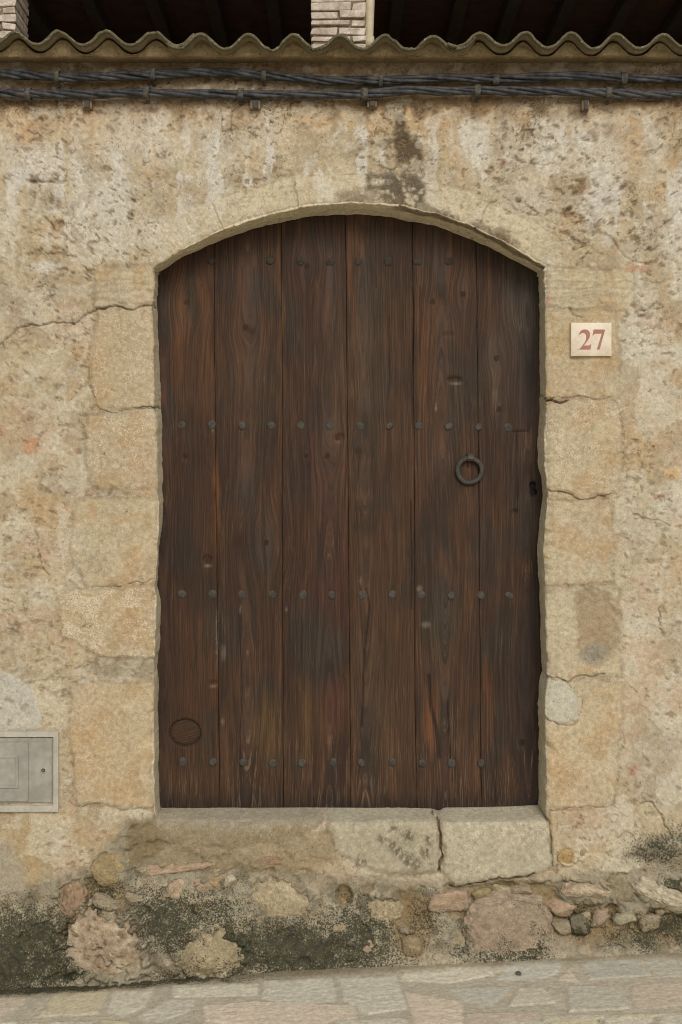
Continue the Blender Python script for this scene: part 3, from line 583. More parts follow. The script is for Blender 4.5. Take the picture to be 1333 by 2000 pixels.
    col = mix(col, lin(92, 70, 46), cd*.85)
    # ---- covers: lime flecks, moss, soot specks
    fleck = np.clip(st*stf*ss(-.25, .4, fbm(px/46, py/46, 3, 34)+.1), 0, 1)+plast*.35*ss(0, .4, fbm(px/70, py/70, 3, 35))
    fleck = np.clip(fleck+blob(wx, wy, 150, 1200, 34, 44)*.6+blob(wx, wy, 200, 1180, 90, 14)*.5, 0, 1.2)*(1-FND)
    moss = np.zeros(n)
    for (a, b, c, d, k) in ((40, 1850, 110, 80, 1.05), (90, 1800, 60, 50, .7), (200, 1745, 40, 26, .9), (330, 1790, 80, 55, .85), (380, 1770, 110, 40, .75), (470, 1845, 50, 60, 1.0), (470, 1720, 60, 22, .4), (610, 1850, 170, 56, 1.05), (700, 1830, 70, 60, .9), (340, 1900, 50, 26, .7), (560, 1895, 60, 12, .8), (830, 1805, 40, 50, .65), (900, 1835, 26, 40, .6), (1010, 1840, 55, 34, .75), (1000, 1860, 80, 18, .7), (1290, 1800, 60, 26, 1.1), (1255, 1825, 30, 30, .8), (1130, 1795, 26, 26, 1.1), (1290, 1662, 64, 32, .75), (1330, 1650, 40, 40, .6), (1320, 1720, 30, 12, .8), (150, 1800, 20, 30, .9), (0, 1900, 90, 40, 1.1), (130, 1890, 40, 20, .9), (265, 1720, 20, 30, .3), (800, 1870, 70, 14, .4), (660, 1775, 40, 20, .5), (1200, 1810, 30, 30, .5), (-200, 1850, 200, 80, 1), (1500, 1800, 150, 60, .8)):
        moss = np.maximum(moss, blob(wx, wy, a, b, c*1.15, d*1.15, 0, .95)*min(k, 1.)*.95)
    moss = moss*(1-.2*ss(.15, .5, lump2))+.12*FND*ss(-.1, .4, med)
    clus = ss(.0, .35, fbm(px/70, py/60, 4, 34))*.8+ss(.05, .4, fbm(px/170, py/150, 3, 44))*.5; soot = np.clip(ss(250, 200, py)*.35+plast*(.08+.68*clus*(.4+.6*dec))*(1-.35*ss(560, 760, py))+.25*st*clus-.35*arch+.3*FND*clus, 0, 1.15)*(1-pg)
    col *= (1+.05*fine)[:, None]
    return h, np.clip(col, .01, .9), np.stack([fleck, moss, soot], 1)
def front_of(rev): return (rev == 0).astype(float)

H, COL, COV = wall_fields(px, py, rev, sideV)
# positions: face points move out along -y, reveal points along the inward direction
tA = np.clip(rev, 0, 1)
Aa = np.tile(A, (NV, 1)); Bw = np.stack([WX_at(B[:, 0], DEPTH), WZ_at(B[:, 1], DEPTH)], 1); Bb = np.tile(Bw, (NV, 1))
X = np.where(front, WX(px), WX(Aa[:, 0])*(1-tA)+Bb[:, 0]*tA); Z = np.where(front, WZ(py), WZ(Aa[:, 1])*(1-tA)+Bb[:, 1]*tA)
Y = np.where(front, -H, tA*DEPTH)
inw = np.tile(INW, (NV, 1)); inw[:, 1] *= -1
d_ar = np.where(front, np.hypot(px-Aa[:, 0], py-Aa[:, 1])*S, tA*DEPTH)      # distance from the arris
rr = np.tile(.006+.026*chip+(side == 3)*(.016+.008*fbm(A[:, 0]/40, A[:, 0]*0+3, 3, 62)), NV); rnd = np.exp(-d_ar/rr)*rr*.75
Hr = np.where(front, 0, H)*ss(0, .02, d_ar)*(1-ss(.9, 1, tA)); X += inw[:, 0]*Hr; Z += inw[:, 1]*Hr
r0 = np.minimum(rr*.75, .03); Y = np.where(front, Y+rnd, r0+np.where(sideV == 3, tA, tA**np.where(sideV == 1, 2.1, 1.5))*(DEPTH-r0))
# face relief fades into the arris and carries on to the first reveal rings
HA = H.reshape(shape)[NR]; Y += np.where(front, 0, -np.tile(HA, NV)*(1-ss(0, .8, tA)))
Vw = np.stack([X, Y, Z], 1); Fw = grid_faces(NU, NV, True)
fc_ = Fw.mean  # noqa
fx = px[Fw[:, 0]]; fy = py[Fw[:, 0]]; frev = rev[Fw].max(1); fside = sideV[Fw[:, 0]]
region = np.zeros(len(Fw), int)
for i, pg in enumerate(ARCHP):
    m = inside(fx, fy, pg) & ((frev == 0) | (fside == 1)) & ((fy < 530) | (fside == 1)); region[m] = 100+i
# soffit faces by u
sm_ = (fside == 1) & (frev > 0); region[sm_] = 100+np.searchsorted([470, 590, 783, 930], A[Fw[:, 0] % NU, 0][sm_])
for i, (nm, pg, c, fl, lb) in enumerate(STONES):
    sd = 3 if nm == "threshold_stone" else (0 if np.mean([p[0] for p in pg]) < 600 else 2)
    m = inside(fx, fy, pg) & ((frev == 0) | (fside == sd)); region[m] = 1+i
region[(fside == 3) & (frev > 0)] = np.where(fx[(fside == 3) & (frev > 0)] < 640, 15, np.where(fx[(fside == 3) & (frev > 0)] < 860, 13, 14))
fnd = (frev == 0) & (fy > found_profile(fx)) & (region == 0); region[fnd] = 200

wall = thing("stone_wall", "old ochre rendered stone wall with peeling lime plaster and a low arched doorway", "wall", (0, 0, 0))
def part(name, rid, label=None, parent=wall):
    Fs = Fw[region == rid]
    if len(Fs) == 0: return None
    ids, invr = np.unique(Fs, return_inverse=True)
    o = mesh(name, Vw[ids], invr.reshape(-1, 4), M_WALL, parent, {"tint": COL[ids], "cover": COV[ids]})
    if label: o['label'] = label
    return o
part("lime_render", 0)
part("rubble_base", 200, "mossy rubble base of the wall set in rough mortar")
for i in range(5): part("arch_stone", 100+i)
for i, (nm, pg, c, fl, lb) in enumerate(STONES): part(nm, 1+i, lb)

# ------------------------------------------------------------------ rocks bedded in the wall base
def rock(name, u, v, wu, wv, out, rot, tone, seed, label=None, blocky=.0, pits=.0, rough=.16, moss=0., fleck=.2, sink=.62, worn=0.):
    bm_n = int(np.clip(wu*.7, 40, 96)); th = np.linspace(0, math.pi, bm_n); ph = np.linspace(0, 2*math.pi, bm_n*2, endpoint=False)
    T, Pp = np.meshgrid(th, ph, indexing='ij'); D = np.stack([np.cos(T), np.sin(T)*np.sin(Pp), np.sin(T)*np.cos(Pp)], -1).reshape(-1, 3)
    q = 2+blocky*6; nr = (np.abs(D)**q).sum(1)**(-1/q); P = D*nr[:, None]
    rr_ = np.random.RandomState(seed); pl = rr_.normal(size=(22, 3)); pl /= np.linalg.norm(pl, axis=1)[:, None]; pd = rr_.uniform(.74+.2*worn, 1.0, 22)
    dot = np.maximum(D@pl.T, .05); ex = pd[None, :]/dot; fac = (ex**-14).sum(1)**(-1/14.); fac = np.clip(fac, .5, 1.15); face = ex.argmin(1)
    r = fac*1.06*(1+rough*.45*fbm3(D*1.7, 3, seed)+rough*.30*fbm3(D*5.5, 3, seed+5)+rough*.22*fbm3(D*13, 2, seed+6))
    pit = ss(.24, .38, fbm3(D*6.5, 3, seed+9)); r -= pits*pit*(.16-.08*worn)
    P = P*r[:, None]*np.array([wu*S/2, out, wv*S/2])
    c, s = math.cos(rot), math.sin(rot); P = np.stack([P[:, 0]*c-P[:, 2]*s, P[:, 1], P[:, 0]*s+P[:, 2]*c], 1)
    wy = -float(base_bulge(np.array([u]), np.array([v]))[0])
    P += np.array([float(WX(u)), wy+out*sink, float(WZ(v))])
    n = len(P); k1 = fbm3(D*2.1, 4, seed+12); k2 = fbm3(D*5.5, 3, seed+15)
    cols = np.tile(tone[0], (n, 1)); cols = mix(cols, tone[1], ss(-.1, .3, k1)); cols = mix(cols, tone[2], ss(.1, .35, k2)*.8); cols = cols*(1+.10*np.sin(face*2.4))[:, None]*(1+.14*fbm3(D*16, 2, seed+18))[:, None]; cols = cols*.64+.36*lin(154, 142, 118); cols = mix(cols, lin(78, 56, 40), pits*pit*.7)
    mo = np.full(n, moss)*ss(-.3, .3, k1+.2*k2+.4*-D[:, 2])
    F = grid_faces(bm_n*2, bm_n, True)
    o = mesh(name, P, F, M_ROCK, wall, {"tint": cols, "cover": np.stack([np.full(n, fleck), mo, np.full(n, .1)], 1)})
    if label: o['label'] = label
for a_, k_ in ROCKS: rock(*a_, **k_)

# ------------------------------------------------------------------ the door
DY_ = 0.153                                   # door face
def DXw(u): return (np.asarray(u, float)-666.5)/2500*(5+DY_)
def DZw(v): return 1.75+(1000-np.asarray(v, float))/2500*(5+DY_)
zb = float(DZw(1590)); door = thing("wooden_door", "dark brown weathered plank door with iron studs in the arched doorway", "door", (float(DXw(683)), DY_, zb))
SEAMS = [([290, 290], None), ([417, 429], None), ([550, 554], None), ([675, 686], None), ([806, 813], None), ([930, 941], None), ([1075, 1075], None)]
edges_u = [s[0] for s in SEAMS]
KNOTS = [(362, 893, 12), (660, 855, 16), (845, 590, 16), (405, 1095, 16), (600, 890, 12), (905, 575, 26), (970, 700, 40), (975, 800, 26), (520, 1060, 50), (480, 640, 34), (600, 520, 30), (700, 880, 18), (365, 590, 34), (640, 890, 22), (1020, 1450, 18)]
def plank(i):
    a0, a1 = edges_u[i]; b0, b1 = edges_u[i+1]
    vv = np.linspace(385, 1590, 420); nu = 66
    s = np.linspace(0, 1, nu); e = .006; s = np.concatenate([[0, 0, .004, .012], s[1:-1]*.97+.015, [.988, .996, 1, 1]]); s = np.clip(s, 0, 1); nu = len(s)
    t = (vv-385)/(1590-385); wob = 1.2*fbm(t*9, np.full_like(t, i*3.3), 3, 41)
    L = a0+(a1-a0)*t+wob+.3; R = b0+(b1-b0)*t+1.2*fbm(t*9, np.full_like(t, (i+1)*3.3), 3, 41)-.3
    U = L[:, None]*(1-s[None, :])+R[:, None]*s[None, :]; Vv = np.repeat(vv[:, None], nu, 1)
    u = U.ravel(); v = Vv.ravel(); sg = np.tile(s, len(vv)); k = np.tile(np.arange(nu), len(vv))
    w = R.mean()-L.mean(); ed = np.minimum(sg, 1-sg)*w
    y = .0012*fbm(u/60, v/300, 3, 42+i)-.0012*(1-(2*sg-1)**2)+.0035*np.exp(-ed/.9)+.0008*fbm(u/5, v/60, 3, 48)
    back = (k == 0) | (k == nu-1); y = np.where(back, .03, y)
    # grain field: distance from a wandering pith, bowed round the knots
    x = (u-(a0+b0)/2)*S; z = -v*S; pith = (i % 3-1)*.06+.022*fbm(z*.7, z*0+i*5.1, 3, 50); dp = .05+.028*fbm(z*.6, z*0+i*7.7, 3, 51)
    bow = np.zeros(len(u)); hit = np.zeros(len(u)); xx = x.copy()
    for (ku, kv, kr) in KNOTS:
        dx = u-ku; dz = (v-kv)/1.7; rr2 = (dx*dx+dz*dz)/(kr*kr*.9); wgt = np.exp(-rr2)
        xx = xx-(dx*S)*.8*wgt; hit = np.maximum(hit, np.exp(-(dx*dx+(v-kv)**2)/(kr*kr*.05)))
    xx += .003*fbm(u/30, v/160, 3, 52+i)+.0016*fbm(u/12, v/34, 2, 53+i)
    g = np.sqrt((xx-pith)**2+dp**2)
    for (ku, kv, kr) in KNOTS:
        d2 = np.hypot(u-ku, v-kv); kq = min(kr, 18); m = 1-ss(kq*.08, kq*.30, d2); g = g*(1-m)+(d2*S*1.4+.3)*m
    grain = np.stack([g, np.full(len(u), i*1.7), z], 1)
    # wood colours (stains and wear; darker along both side edges and at the foot)
    wx = u+14*fbm(u/50, v/120, 3, 55); wy = v+40*fbm(u/60, v/160, 3, 56)
    tone = [(78, 54, 38), (74, 52, 37), (72, 50, 37), (82, 59, 41), (80, 57, 42), (72, 52, 40)][i]
    c = np.tile(lin(*tone), (len(u), 1))
    c = mix(c, lin(96, 66, 42), ss(.05, .4, fbm(wx/26, wy/320, 4, 57+i))*.45)
    c = mix(c, lin(56, 44, 36), ss(.0, .35, fbm(wx/60, wy/210, 4, 58))*.5)
    c = mix(c, lin(62, 54, 46), ss(.1, .4, fbm(wx/80, wy/160, 4, 66))*.6)
    for (a, b, cw, ch, cc, kk) in ((655, 1390, 26, 50, (92, 54, 38), .6), (640, 930, 30, 90, (90, 56, 40), .5), (660, 1100, 26, 90, (86, 54, 40), .5), (470, 900, 34, 50, (90, 56, 40), .5), (640, 1180, 40, 60, (86, 50, 38), .5), (350, 640, 14, 120, (108, 72, 42), .7), (405, 640, 12, 140, (112, 76, 46), .6), (550, 560, 6, 200, (112, 80, 50), .6), (690, 560, 10, 140, (104, 70, 44), .5), (825, 700, 10, 160, (106, 72, 46), .6), (420, 980, 6, 60, (130, 84, 40), .6), (842, 1400, 12, 70, (120, 78, 46), .8), (950, 1380, 12, 70, (110, 70, 40), .6), (530, 1440, 30, 60, (102, 78, 46), .7), (600, 1420, 22, 70, (98, 74, 44), .5), (370, 1530, 50, 50, (92, 66, 40), .5), (740, 1340, 40, 120, (92, 70, 48), .5), (990, 700, 60, 110, (90, 72, 60), .45), (1020, 600, 30, 90, (82, 76, 70), .6), (700, 760, 60, 120, (88, 68, 50), .4), (500, 760, 60, 70, (74, 60, 48), .5), (660, 760, 20, 110, (94, 72, 52), .5), (860, 1220, 30, 80, (62, 58, 50), .7), (620, 1260, 40, 80, (60, 54, 46), .7), (890, 800, 20, 90, (68, 60, 52), .6), (1040, 1300, 30, 300, (46, 36, 30), .6), (1035, 700, 16, 160, (50, 46, 44), .6), (330, 1250, 30, 250, (52, 38, 30), .5), (760, 1640, 10, 10, (60, 40, 30), 0)):
        c = mix(c, lin(*cc), blob(wx, wy, a, b, cw, ch, 0, .75)*kk)
    c = mix(c, lin(38, 32, 28), ss(1530, 1585, v+20*fbm(u/18, v/60, 3, 59))*.7)
    c = mix(c, lin(50, 36, 28), hit*.15)
    # checks (long splits)
    for (pts, wd, dep) in (([(716, 1150), (722, 1185), (716, 1240), (710, 1320), (706, 1420)], 1.5, .004), ([(806, 560), (807, 700), (806, 830)], 1.2, .003), ([(735, 420), (735, 560)], 1.0, .003), ([(875, 1370), (878, 1450), (880, 1490)], 1.3, .004), ([(820, 560), (820, 690)], .9, .002), ([(838, 1320), (842, 1380), (856, 1440), (858, 1480)], 3.5, .004), ([(1010, 842), (1010, 1000)], 1.2, .003), ([(1003, 842), (1030, 842)], 1.4, .006), ([(803, 980), (804, 1190)], 1.2, .004), ([(760, 620), (758, 780)], .8, .002), ([(590, 1200), (592, 1350)], .8, .002), ([(468, 1200), (470, 1500)], .8, .002), ([(967, 1400), (968, 1575)], 1.0, .003), ([(703, 1480), (700, 1580)], 1.2, .003)):
        Q = jitter_line(pts, 2, .02, int(pts[0][0])); kx_ = np.where((np.abs(u-pts[0][0]) < 40))[0]
        if len(kx_) == 0: continue
        d = seg_dist(u[kx_], v[kx_], Q); m = 1-ss(wd*.5, wd*1.6, d); y[kx_] += m*dep; c[kx_] = mix(c[kx_], lin(30, 22, 18), m*.75)
    # gouges and holes
    for (a, b, cw, ch, dep) in ((888, 742, 14, 6, .010), (1041, 948, 5, 7, .03), (1043, 961, 5, 6, .03), (405, 1093, 9, 8, .008), (664, 855, 10, 8, .006), (418, 1335, 8, 5, .006), (877, 655, 12, 6, .004), (1005, 1000, 5, 5, .008), (362, 893, 7, 6, .004), (915, 912, 3, 3, .006)):
        m = blob(u, v, a, b, cw, ch, 0, .35); y += m*dep
        if dep > .02: c = mix(c, lin(16, 14, 12), m)
    rp = np.hypot((u-362)/31, (v-1432)/27); m = 1-ss(.94, 1.03, rp); y += m*.016; c = mix(c, lin(46, 34, 26), m*.25)
    c = (c*.70+.06*(c@np.array([.21, .72, .07]))[:, None])*np.array([.96, .89, .75])
    wear = ss(1350, 1560, v)*.7+.25*ss(.0, .4, fbm(wx/40, wy/140, 3, 60))+np.exp(-ed/4)*.2+.4*blob(u, v, 430, 1260, 12, 110)+.3*blob(u, v, 660, 840, 20, 30)
    for (a, b, cw, ch) in ((437, 1275, 5, 16), (436, 1410, 3, 8), (470, 1190, 2, 8), (705, 1135, 2.5, 9), (832, 1220, 10, 6), (560, 1190, 2, 5), (820, 1150, 6, 6), (424, 1240, 2, 60), (416, 835, 3, 8), (852, 795, 2, 8), (407, 1105, 9, 3), (890, 749, 14, 2.5), (416, 1341, 9, 2)):
        c = mix(c, lin(146, 132, 112), blob(wx*.0+u+2*fbm(u/4, v/7, 2, 61), v, a, b, cw*.8, ch*.9, 0, .7)*.36)
    Vp = np.stack([DXw(u), DY_+y, DZw(v)], 1)
    return mesh("plank", Vp, grid_faces(nu, len(vv))[:, ::-1].copy(), M_WOOD, door, {"grain": grain, "tint": np.clip(c, .004, 1), "wear": np.clip(wear, 0, 1.2)})
planks = [plank(i) for i in range(6)]
# backing ledge behind the boards
V, F = boxes([((float(DXw(683)), DY_+.045, float(DZw(v_))), (.80, .014, .05), 0) for v_ in (1170,)]); mesh("ledge", V, F, M_BOARD, door, smooth=False)

# round wooden plug let into the board
n = 48; rings = np.concatenate([np.linspace(.02, .92, 12), [.97, 1.0, 1.02, 1.02]]); th = np.linspace(0, 2*math.pi, n, endpoint=False)
Rr, Tt = np.meshgrid(rings, th, indexing='ij'); u = (362+29*Rr*np.cos(Tt)).ravel(); v = (1431+25*Rr*np.sin(Tt)).ravel(); r_ = Rr.ravel()
y = .006+.003*ss(.85, 1, r_)+.0012*fbm(u/9, v/30, 2, 70)+.0018*(v-1431)/25; y[-n:] = .03
ru = (u-362)*.26+(v-1431)*.97; gr = np.stack([ru*S+.2, np.full(len(u), 21.), (u-362)*S], 1); c = np.tile(lin(66, 46, 29), (len(u), 1)); c = mix(c, lin(44, 32, 24), ss(.7, 1, r_)*.4)
mesh("wood_plug", np.stack([DXw(u), DY_+y, DZw(v)], 1), grid_faces(n, len(rings), True)[:, ::-1].copy(), M_WOOD, door, {"grain": gr, "tint": c, "wear": np.full(len(u), .25)})

# iron studs
def dome(r, hgt, seed):
    n = 18; rr = np.array([1.02, 1.0, .93, .78, .55, .28, .04]); hh = np.array([-.6, .30, .62, .84, .95, 1.0, 1.0])
    th = np.linspace(0, 2*math.pi, n, endpoint=False); R_, T_ = np.meshgrid(rr, th, indexing='ij'); Hh = np.repeat(hh[:, None], n, 1)
    w = 1+.06*np.sin(T_*2+seed)+.04*np.sin(T_*5+seed*2)
    V = np.stack([r*R_*w*np.cos(T_), -hgt*Hh*(1+.1*np.cos(T_+seed)), r*R_*w*np.sin(T_)], -1).reshape(-1, 3)
    return V, [list(f) for f in grid_faces(n, len(rr), True)]+[list(range((len(rr)-1)*n, len(rr)*n))]
ROWS = [(510, [(413, 509), (528, 510), (587, 511), (645, 512), (700, 511), (759, 511), (817, 511), (877, 511)]),
        (831, [(355, 830), (414, 830), (473, 831), (530, 831), (588, 831), (645, 832), (704, 832), (761, 832), (819, 832), (877, 833), (935, 834), (993, 835)]),
        (1161, [(356, 1160), (416, 1160), (473, 1161), (532, 1161), (592, 1162), (648, 1162), (708, 1162), (767, 1161), (824, 1162), (881, 1163), (940, 1163), (995, 1163)]),
        (1489, [(357, 1488), (417, 1488), (476, 1489), (533, 1490), (590, 1490), (651, 1489), (706, 1490), (767, 1489), (825, 1490), (882, 1491), (940, 1491)])]
stud_me = []
for k in range(10):
    V, F = dome(.0174, .0075, k*1.7); me = bpy.data.meshes.new("stud"); me.from_pydata([tuple(x) for x in V], [], F); me.update(); me.polygons.foreach_set("use_smooth", [True]*len(me.polygons)); me.materials.append(M_IRON if k < 5 else M_IRON_SHADE); stud_me.append(me)
cnt = 0; base = np.array(door.location)
for _, row in ROWS:
    for (u, v) in row:
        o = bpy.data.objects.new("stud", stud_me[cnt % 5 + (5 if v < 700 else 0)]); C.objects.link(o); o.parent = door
        o.location = np.array([float(DXw(u)), DY_+.001, float(DZw(v))])-base; _r = random.Random(cnt); o.rotation_euler = (_r.uniform(-.10, .10), _r.uniform(0, 6), _r.uniform(-.10, .10)); o.scale = (_r.uniform(.88, 1.08), _r.uniform(.6, 1.15), _r.uniform(.88, 1.08)); cnt += 1

# ring handle: flat forged ring hung from a staple
ru, rv = 917, 919; th = np.linspace(0, 2*math.pi, 64, endpoint=False); n = 10
al = np.linspace(0, 2*math.pi, n, endpoint=False); R0 = 23.4*S*1.04; V = []
for t in th:
    wob = 1+.015*math.sin(3*t+1)
    for a in al:
        rr = R0*wob+.0094*math.copysign(abs(math.cos(a))**.75, math.cos(a)); yy = .0075*math.copysign(abs(math.sin(a))**.75, math.sin(a))
        V.append((float(DXw(ru))+rr*math.cos(t), DY_-.016+yy+.004*math.sin(t)*-1, float(DZw(rv))+rr*math.sin(t)))
ringo = mesh("ring_handle", V, grid_faces(n, 65)[:0].tolist() or [[(i*n+j), (i*n+(j+1) % n), (((i+1) % 64)*n+(j+1) % n), (((i+1) % 64)*n+j)] for i in range(64) for j in range(n)], M_IRON, door)
zc = float(DZw(892)); xc = float(DXw(919)); path = [(xc, DY_+.01, zc+.012), (xc, DY_-.014, zc+.010), (xc, DY_-.028, zc+.002), (xc, DY_-.030, zc-.008), (xc, DY_-.022, zc-.017), (xc, DY_-.006, zc-.017), (xc, DY_+.01, zc-.015)]
V = []; 
for q in path:
    for (sx, sy) in ((-1, -.35), (1, -.35), (1, .35), (-1, .35)): V.append((q[0]+sx*.013, q[1]+sy*.006, q[2]+sy*.006))
F = [[i*4+j, i*4+(j+1) % 4, (i+1)*4+(j+1) % 4, (i+1)*4+j] for i in range(len(path)-1) for j in range(4)]+[[3, 2, 1, 0]]
st_ = mesh("staple", V, F, M_IRON, ringo, smooth=False); bevel(st_, .0015)
# keyhole lining
kp = []; 
for (a, b, r) in ((1041, 948, 7.4), (1043, 961, 6.4)): pass
o_ = [(1041+6.5*math.cos(t), 947+7*math.sin(t)) for t in np.linspace(math.pi, 2*math.pi, 9)]+[(1046, 956), (1049, 962)]+[(1043+6*math.cos(t), 963+6*math.sin(t)) for t in np.linspace(0, math.pi, 8)]+[(1038, 956)]
V = []; F = []; m_ = len(o_)
for dep, k in ((-.0015, 1.12), (-.0015, 1.0), (.02, .95)):
    for (a, b) in o_: V.append((float(DXw(1042+(a-1042)*k)), DY_+dep, float(DZw(955+(b-955)*k))))
F = [[r*m_+i, r*m_+(i+1) % m_, (r+1)*m_+(i+1) % m_, (r+1)*m_+i] for r in range(2) for i in range(m_)]+[[2*m_+i for i in range(m_)][::-1]]
mesh("keyhole", V, F, M_HOLE, door, smooth=False)

# ------------------------------------------------------------------ house number tile
tl = thing("number_tile", "small cream ceramic tile with the number 27 on the right jamb", "house number", (float(WX(1153)), -.004, float(WZ(664))))
V, F = boxes([((float(WX(1153.5)), -.010, float(WZ(664))), (39.6*S, .009, 32.6*S), 0)]); bevel(mesh("tile", V, F, M_TILE, tl), .0022, 3)
def prism(name, pts, y0, y1, mat, parent):
    n = len(pts); V = [(p[0], y0, p[1]) for p in pts]+[(p[0], y1, p[1]) for p in pts]
    F = [list(range(n)), list(range(n, 2*n))[::-1]]+[[i, i+n, (i+1) % n+n, (i+1) % n] for i in range(n)]
    return mesh(name, V, F, mat, parent, smooth=False)
def cr(c): return [(float(WX(1080+a/8.887)), float(WZ(600+b/8.887))) for a, b in c]
two = [(438, 492), (446, 462), (460, 438), (476, 420), (495, 407), (517, 399), (540, 397), (566, 399), (590, 408), (608, 422), (622, 441), (630, 465), (632, 490), (629, 515), (622, 538), (610, 562), (595, 585), (560, 630), (525, 676), (606, 676), (622, 672), (634, 662), (642, 648), (651, 650), (639, 745), (445, 745), (445, 736), (480, 703), (510, 664), (536, 626), (552, 594), (562, 560), (565, 527), (562, 503), (553, 482), (540, 467), (524, 459), (507, 457), (488, 463), (472, 473), (455, 489)]
seven = [(694, 399), (889, 399), (889, 414), (797, 745), (752, 745), (755, 734), (832, 470), (736, 470), (712, 475), (694, 488), (681, 506), (674, 503)]
prism("numeral", cr(two), -.0200, -.0185, M_NUM, tl); prism("numeral", cr(seven), -.0200, -.0185, M_NUM, tl)

# ------------------------------------------------------------------ meter cabinet
cb = thing("meter_cabinet", "grey utility meter cabinet set in the wall at the left edge", "meter box", (float(WX(-40)), -.004, float(WZ(1506))))
def ubox(u0_, u1_, v0_, v1_, y0, y1): return ((float(WX((u0_+u1_)/2)), (y0+y1)/2, float(WZ((v0_+v1_)/2))), ((u1_-u0_)*S/2, abs(y1-y0)/2, abs(v1_-v0_)*S/2), 0)
def frame_ring(uo0, uo1, vo0, vo1, ui0, ui1, vi0, vi1, yf, yb):
    """mitred frame, one closed mesh"""
    O = [(uo0, vo0), (uo1, vo0), (uo1, vo1), (uo0, vo1)]; I_ = [(ui0, vi0), (ui1, vi0), (ui1, vi1), (ui0, vi1)]
    V = [(float(WX(a)), y, float(WZ(b))) for y in (yf, yb) for ring in (O, I_) for (a, b) in ring]; F = []
    for i in range(4):
        j = (i+1) % 4; F += [[i, j, 4+j, 4+i], [8+i, 12+i, 12+j, 8+j], [i, 8+i, 8+j, j], [4+i, 4+j, 12+j, 12+i]]
    return V, F
V, F = frame_ring(-200, 116, 1428, 1585, -188, 105.5, 1439, 1572, -.013, .03); bevel(mesh("cabinet_frame", V, F, M_FRAME, cb, smooth=False), .0025)
V, F = boxes([ubox(-187, 104, 1440.8, 1567.5, -.006, .02)]); dr = mesh("cabinet_door", V, F, M_BOX, cb, smooth=False); bevel(dr, .002)
V, F = frame_ring(-183, 102, 1444, 1566, -180, 99, 1447, 1563, -.0075, -.005); bevel(mesh("door_rim", V, F, M_BOX, dr, smooth=False), .0008)
V, F = boxes([ubox(-130, 57, 1449, 1564, -.0115, -.005)]); bevel(mesh("raised_panel", V, F, M_BOX, dr, smooth=False), .0016)
V, F = frame_ring(-95, 38, 1474, 1538, -90, 33, 1479, 1533, -.0150, -.010); bevel(mesh("plate_border", V, F, M_BOX, dr, smooth=False), .0008)
# worn, unreadable embossed lines
V, F = boxes([ubox(-70+o_*3, 4+o_*5, y_, y_+1.6, -.0128, -.0110) for o_, y_ in ((0, 1489), (3, 1497), (1, 1516), (4, 1520), (2, 1524))]); mesh("embossed_lines", V, F, M_BOX, dr, smooth=False)
def disc(name, u, v, rings, mat, parent):
    n = 24; V = []
    for (r, y) in rings:
        for t in np.linspace(0, 2*math.pi, n, endpoint=False): V.append((float(WX(u))+r*math.cos(t), y, float(WZ(v))+r*math.sin(t)))
    F = [list(f) for f in grid_faces(n, len(rings), True)]+[list(range((len(rings)-1)*n, len(rings)*n))]
    return mesh(name, V, F, mat, parent)
disc("lock", 86, 1504, [(.011, -.004), (.011, -.0085), (.0095, -.0095), (.0082, -.0095), (.0080, -.0075)], M_BOX, dr)
disc("lock_core", 86, 1503.5, [(.0072, -.004), (.0072, -.0098), (.0062, -.0105), (.0045, -.0105), (.0042, -.007), (.002, -.007), (.0018, -.0098)], M_IRON, dr)

# ------------------------------------------------------------------ cables along the wall
def cable(name, pts, label, nst, seed, clips):
    P = np.array(pts, float); t = np.linspace(-260, 1600, 520); 
    yy = np.interp(t, P[:, 0], P[:, 1]); yy = yy+5.0*fbm(t/190, t*0+seed*7, 3, 130); yy = np.convolve(np.pad(yy, 12, 'edge'), np.ones(25)/25, 'valid')
    th = thing(name, label, "cable", (0, -.03, float(WZ(yy.mean()))))
    ph0 = seed*1.3; rad = .0100
    for k in range(nst):
        ph = ph0+2*math.pi*k/nst+2*math.pi*np.cumsum(np.gradient(t)*(1/250.)*(1+.35*np.sin(t/240+seed)))
        R = rad*(1+.42*fbm(t/110, t*0+k*3.1+seed, 2, 131)); xs = WX(t); zs = WZ(yy)+R*np.sin(ph); ys = -.036-.010*np.sin(t/150+seed)*.3+R*.85*np.cos(ph)
        V, F = tube(np.stack([xs, ys, zs], 1), .0082+.0007*np.sin(t/60+k), 10); mesh("cable_strand", V, F, M_CABLE, th)
    for (cu, hw, dz) in clips:
        cy_ = float(np.interp(cu, t, yy)); x0, z0 = float(WX(cu)), float(WZ(cy_)); ring = []
        n = 20; V = []
        for sx in (-1, 1):
            for rr in (.0198, .0216):
                for a in np.linspace(0, 2*math.pi, n, endpoint=False):
                    V.append((x0+sx*hw*S+.0015*math.sin(a), -.036+rr*.95*math.cos(a), z0+rr*1.12*math.sin(a)))
        F = []
        for i in range(n):
            j = (i+1) % n; a, b, c_, d_ = i, n+i, 2*n+i, 3*n+i; a2, b2, c2, d2 = j, n+j, 2*n+j, 3*n+j
            F += [[b, b2, d2, d_], [a, c_, c2, a2], [a, a2, b2, b], [c_, d_, d2, c2]]
        cl = mesh("cable_clip", V, F, M_CLIP, th)
        V, F = boxes([((x0, -.008, z0-.029+dz), (hw*S*.7, .008, .004), .001)]); bevel(mesh("clip_foot", V, F, M_CLIP, cl, smooth=False), .002)
    return th
cable("cable_bundle", [(-260, 152), (0, 149), (116, 158), (302, 151), (420, 148), (517, 154), (620, 158), (743, 165), (860, 160), (967, 161), (1100, 154), (1215, 159), (1333, 161), (1600, 158)], "upper bundle of dusty black twisted cables under the eave", 4, 0.4, [(116, 5, 0), (302, 5, 0), (517, 5, 0), (744, 4, 0), (967, 6, 0), (1215, 6, 0)])
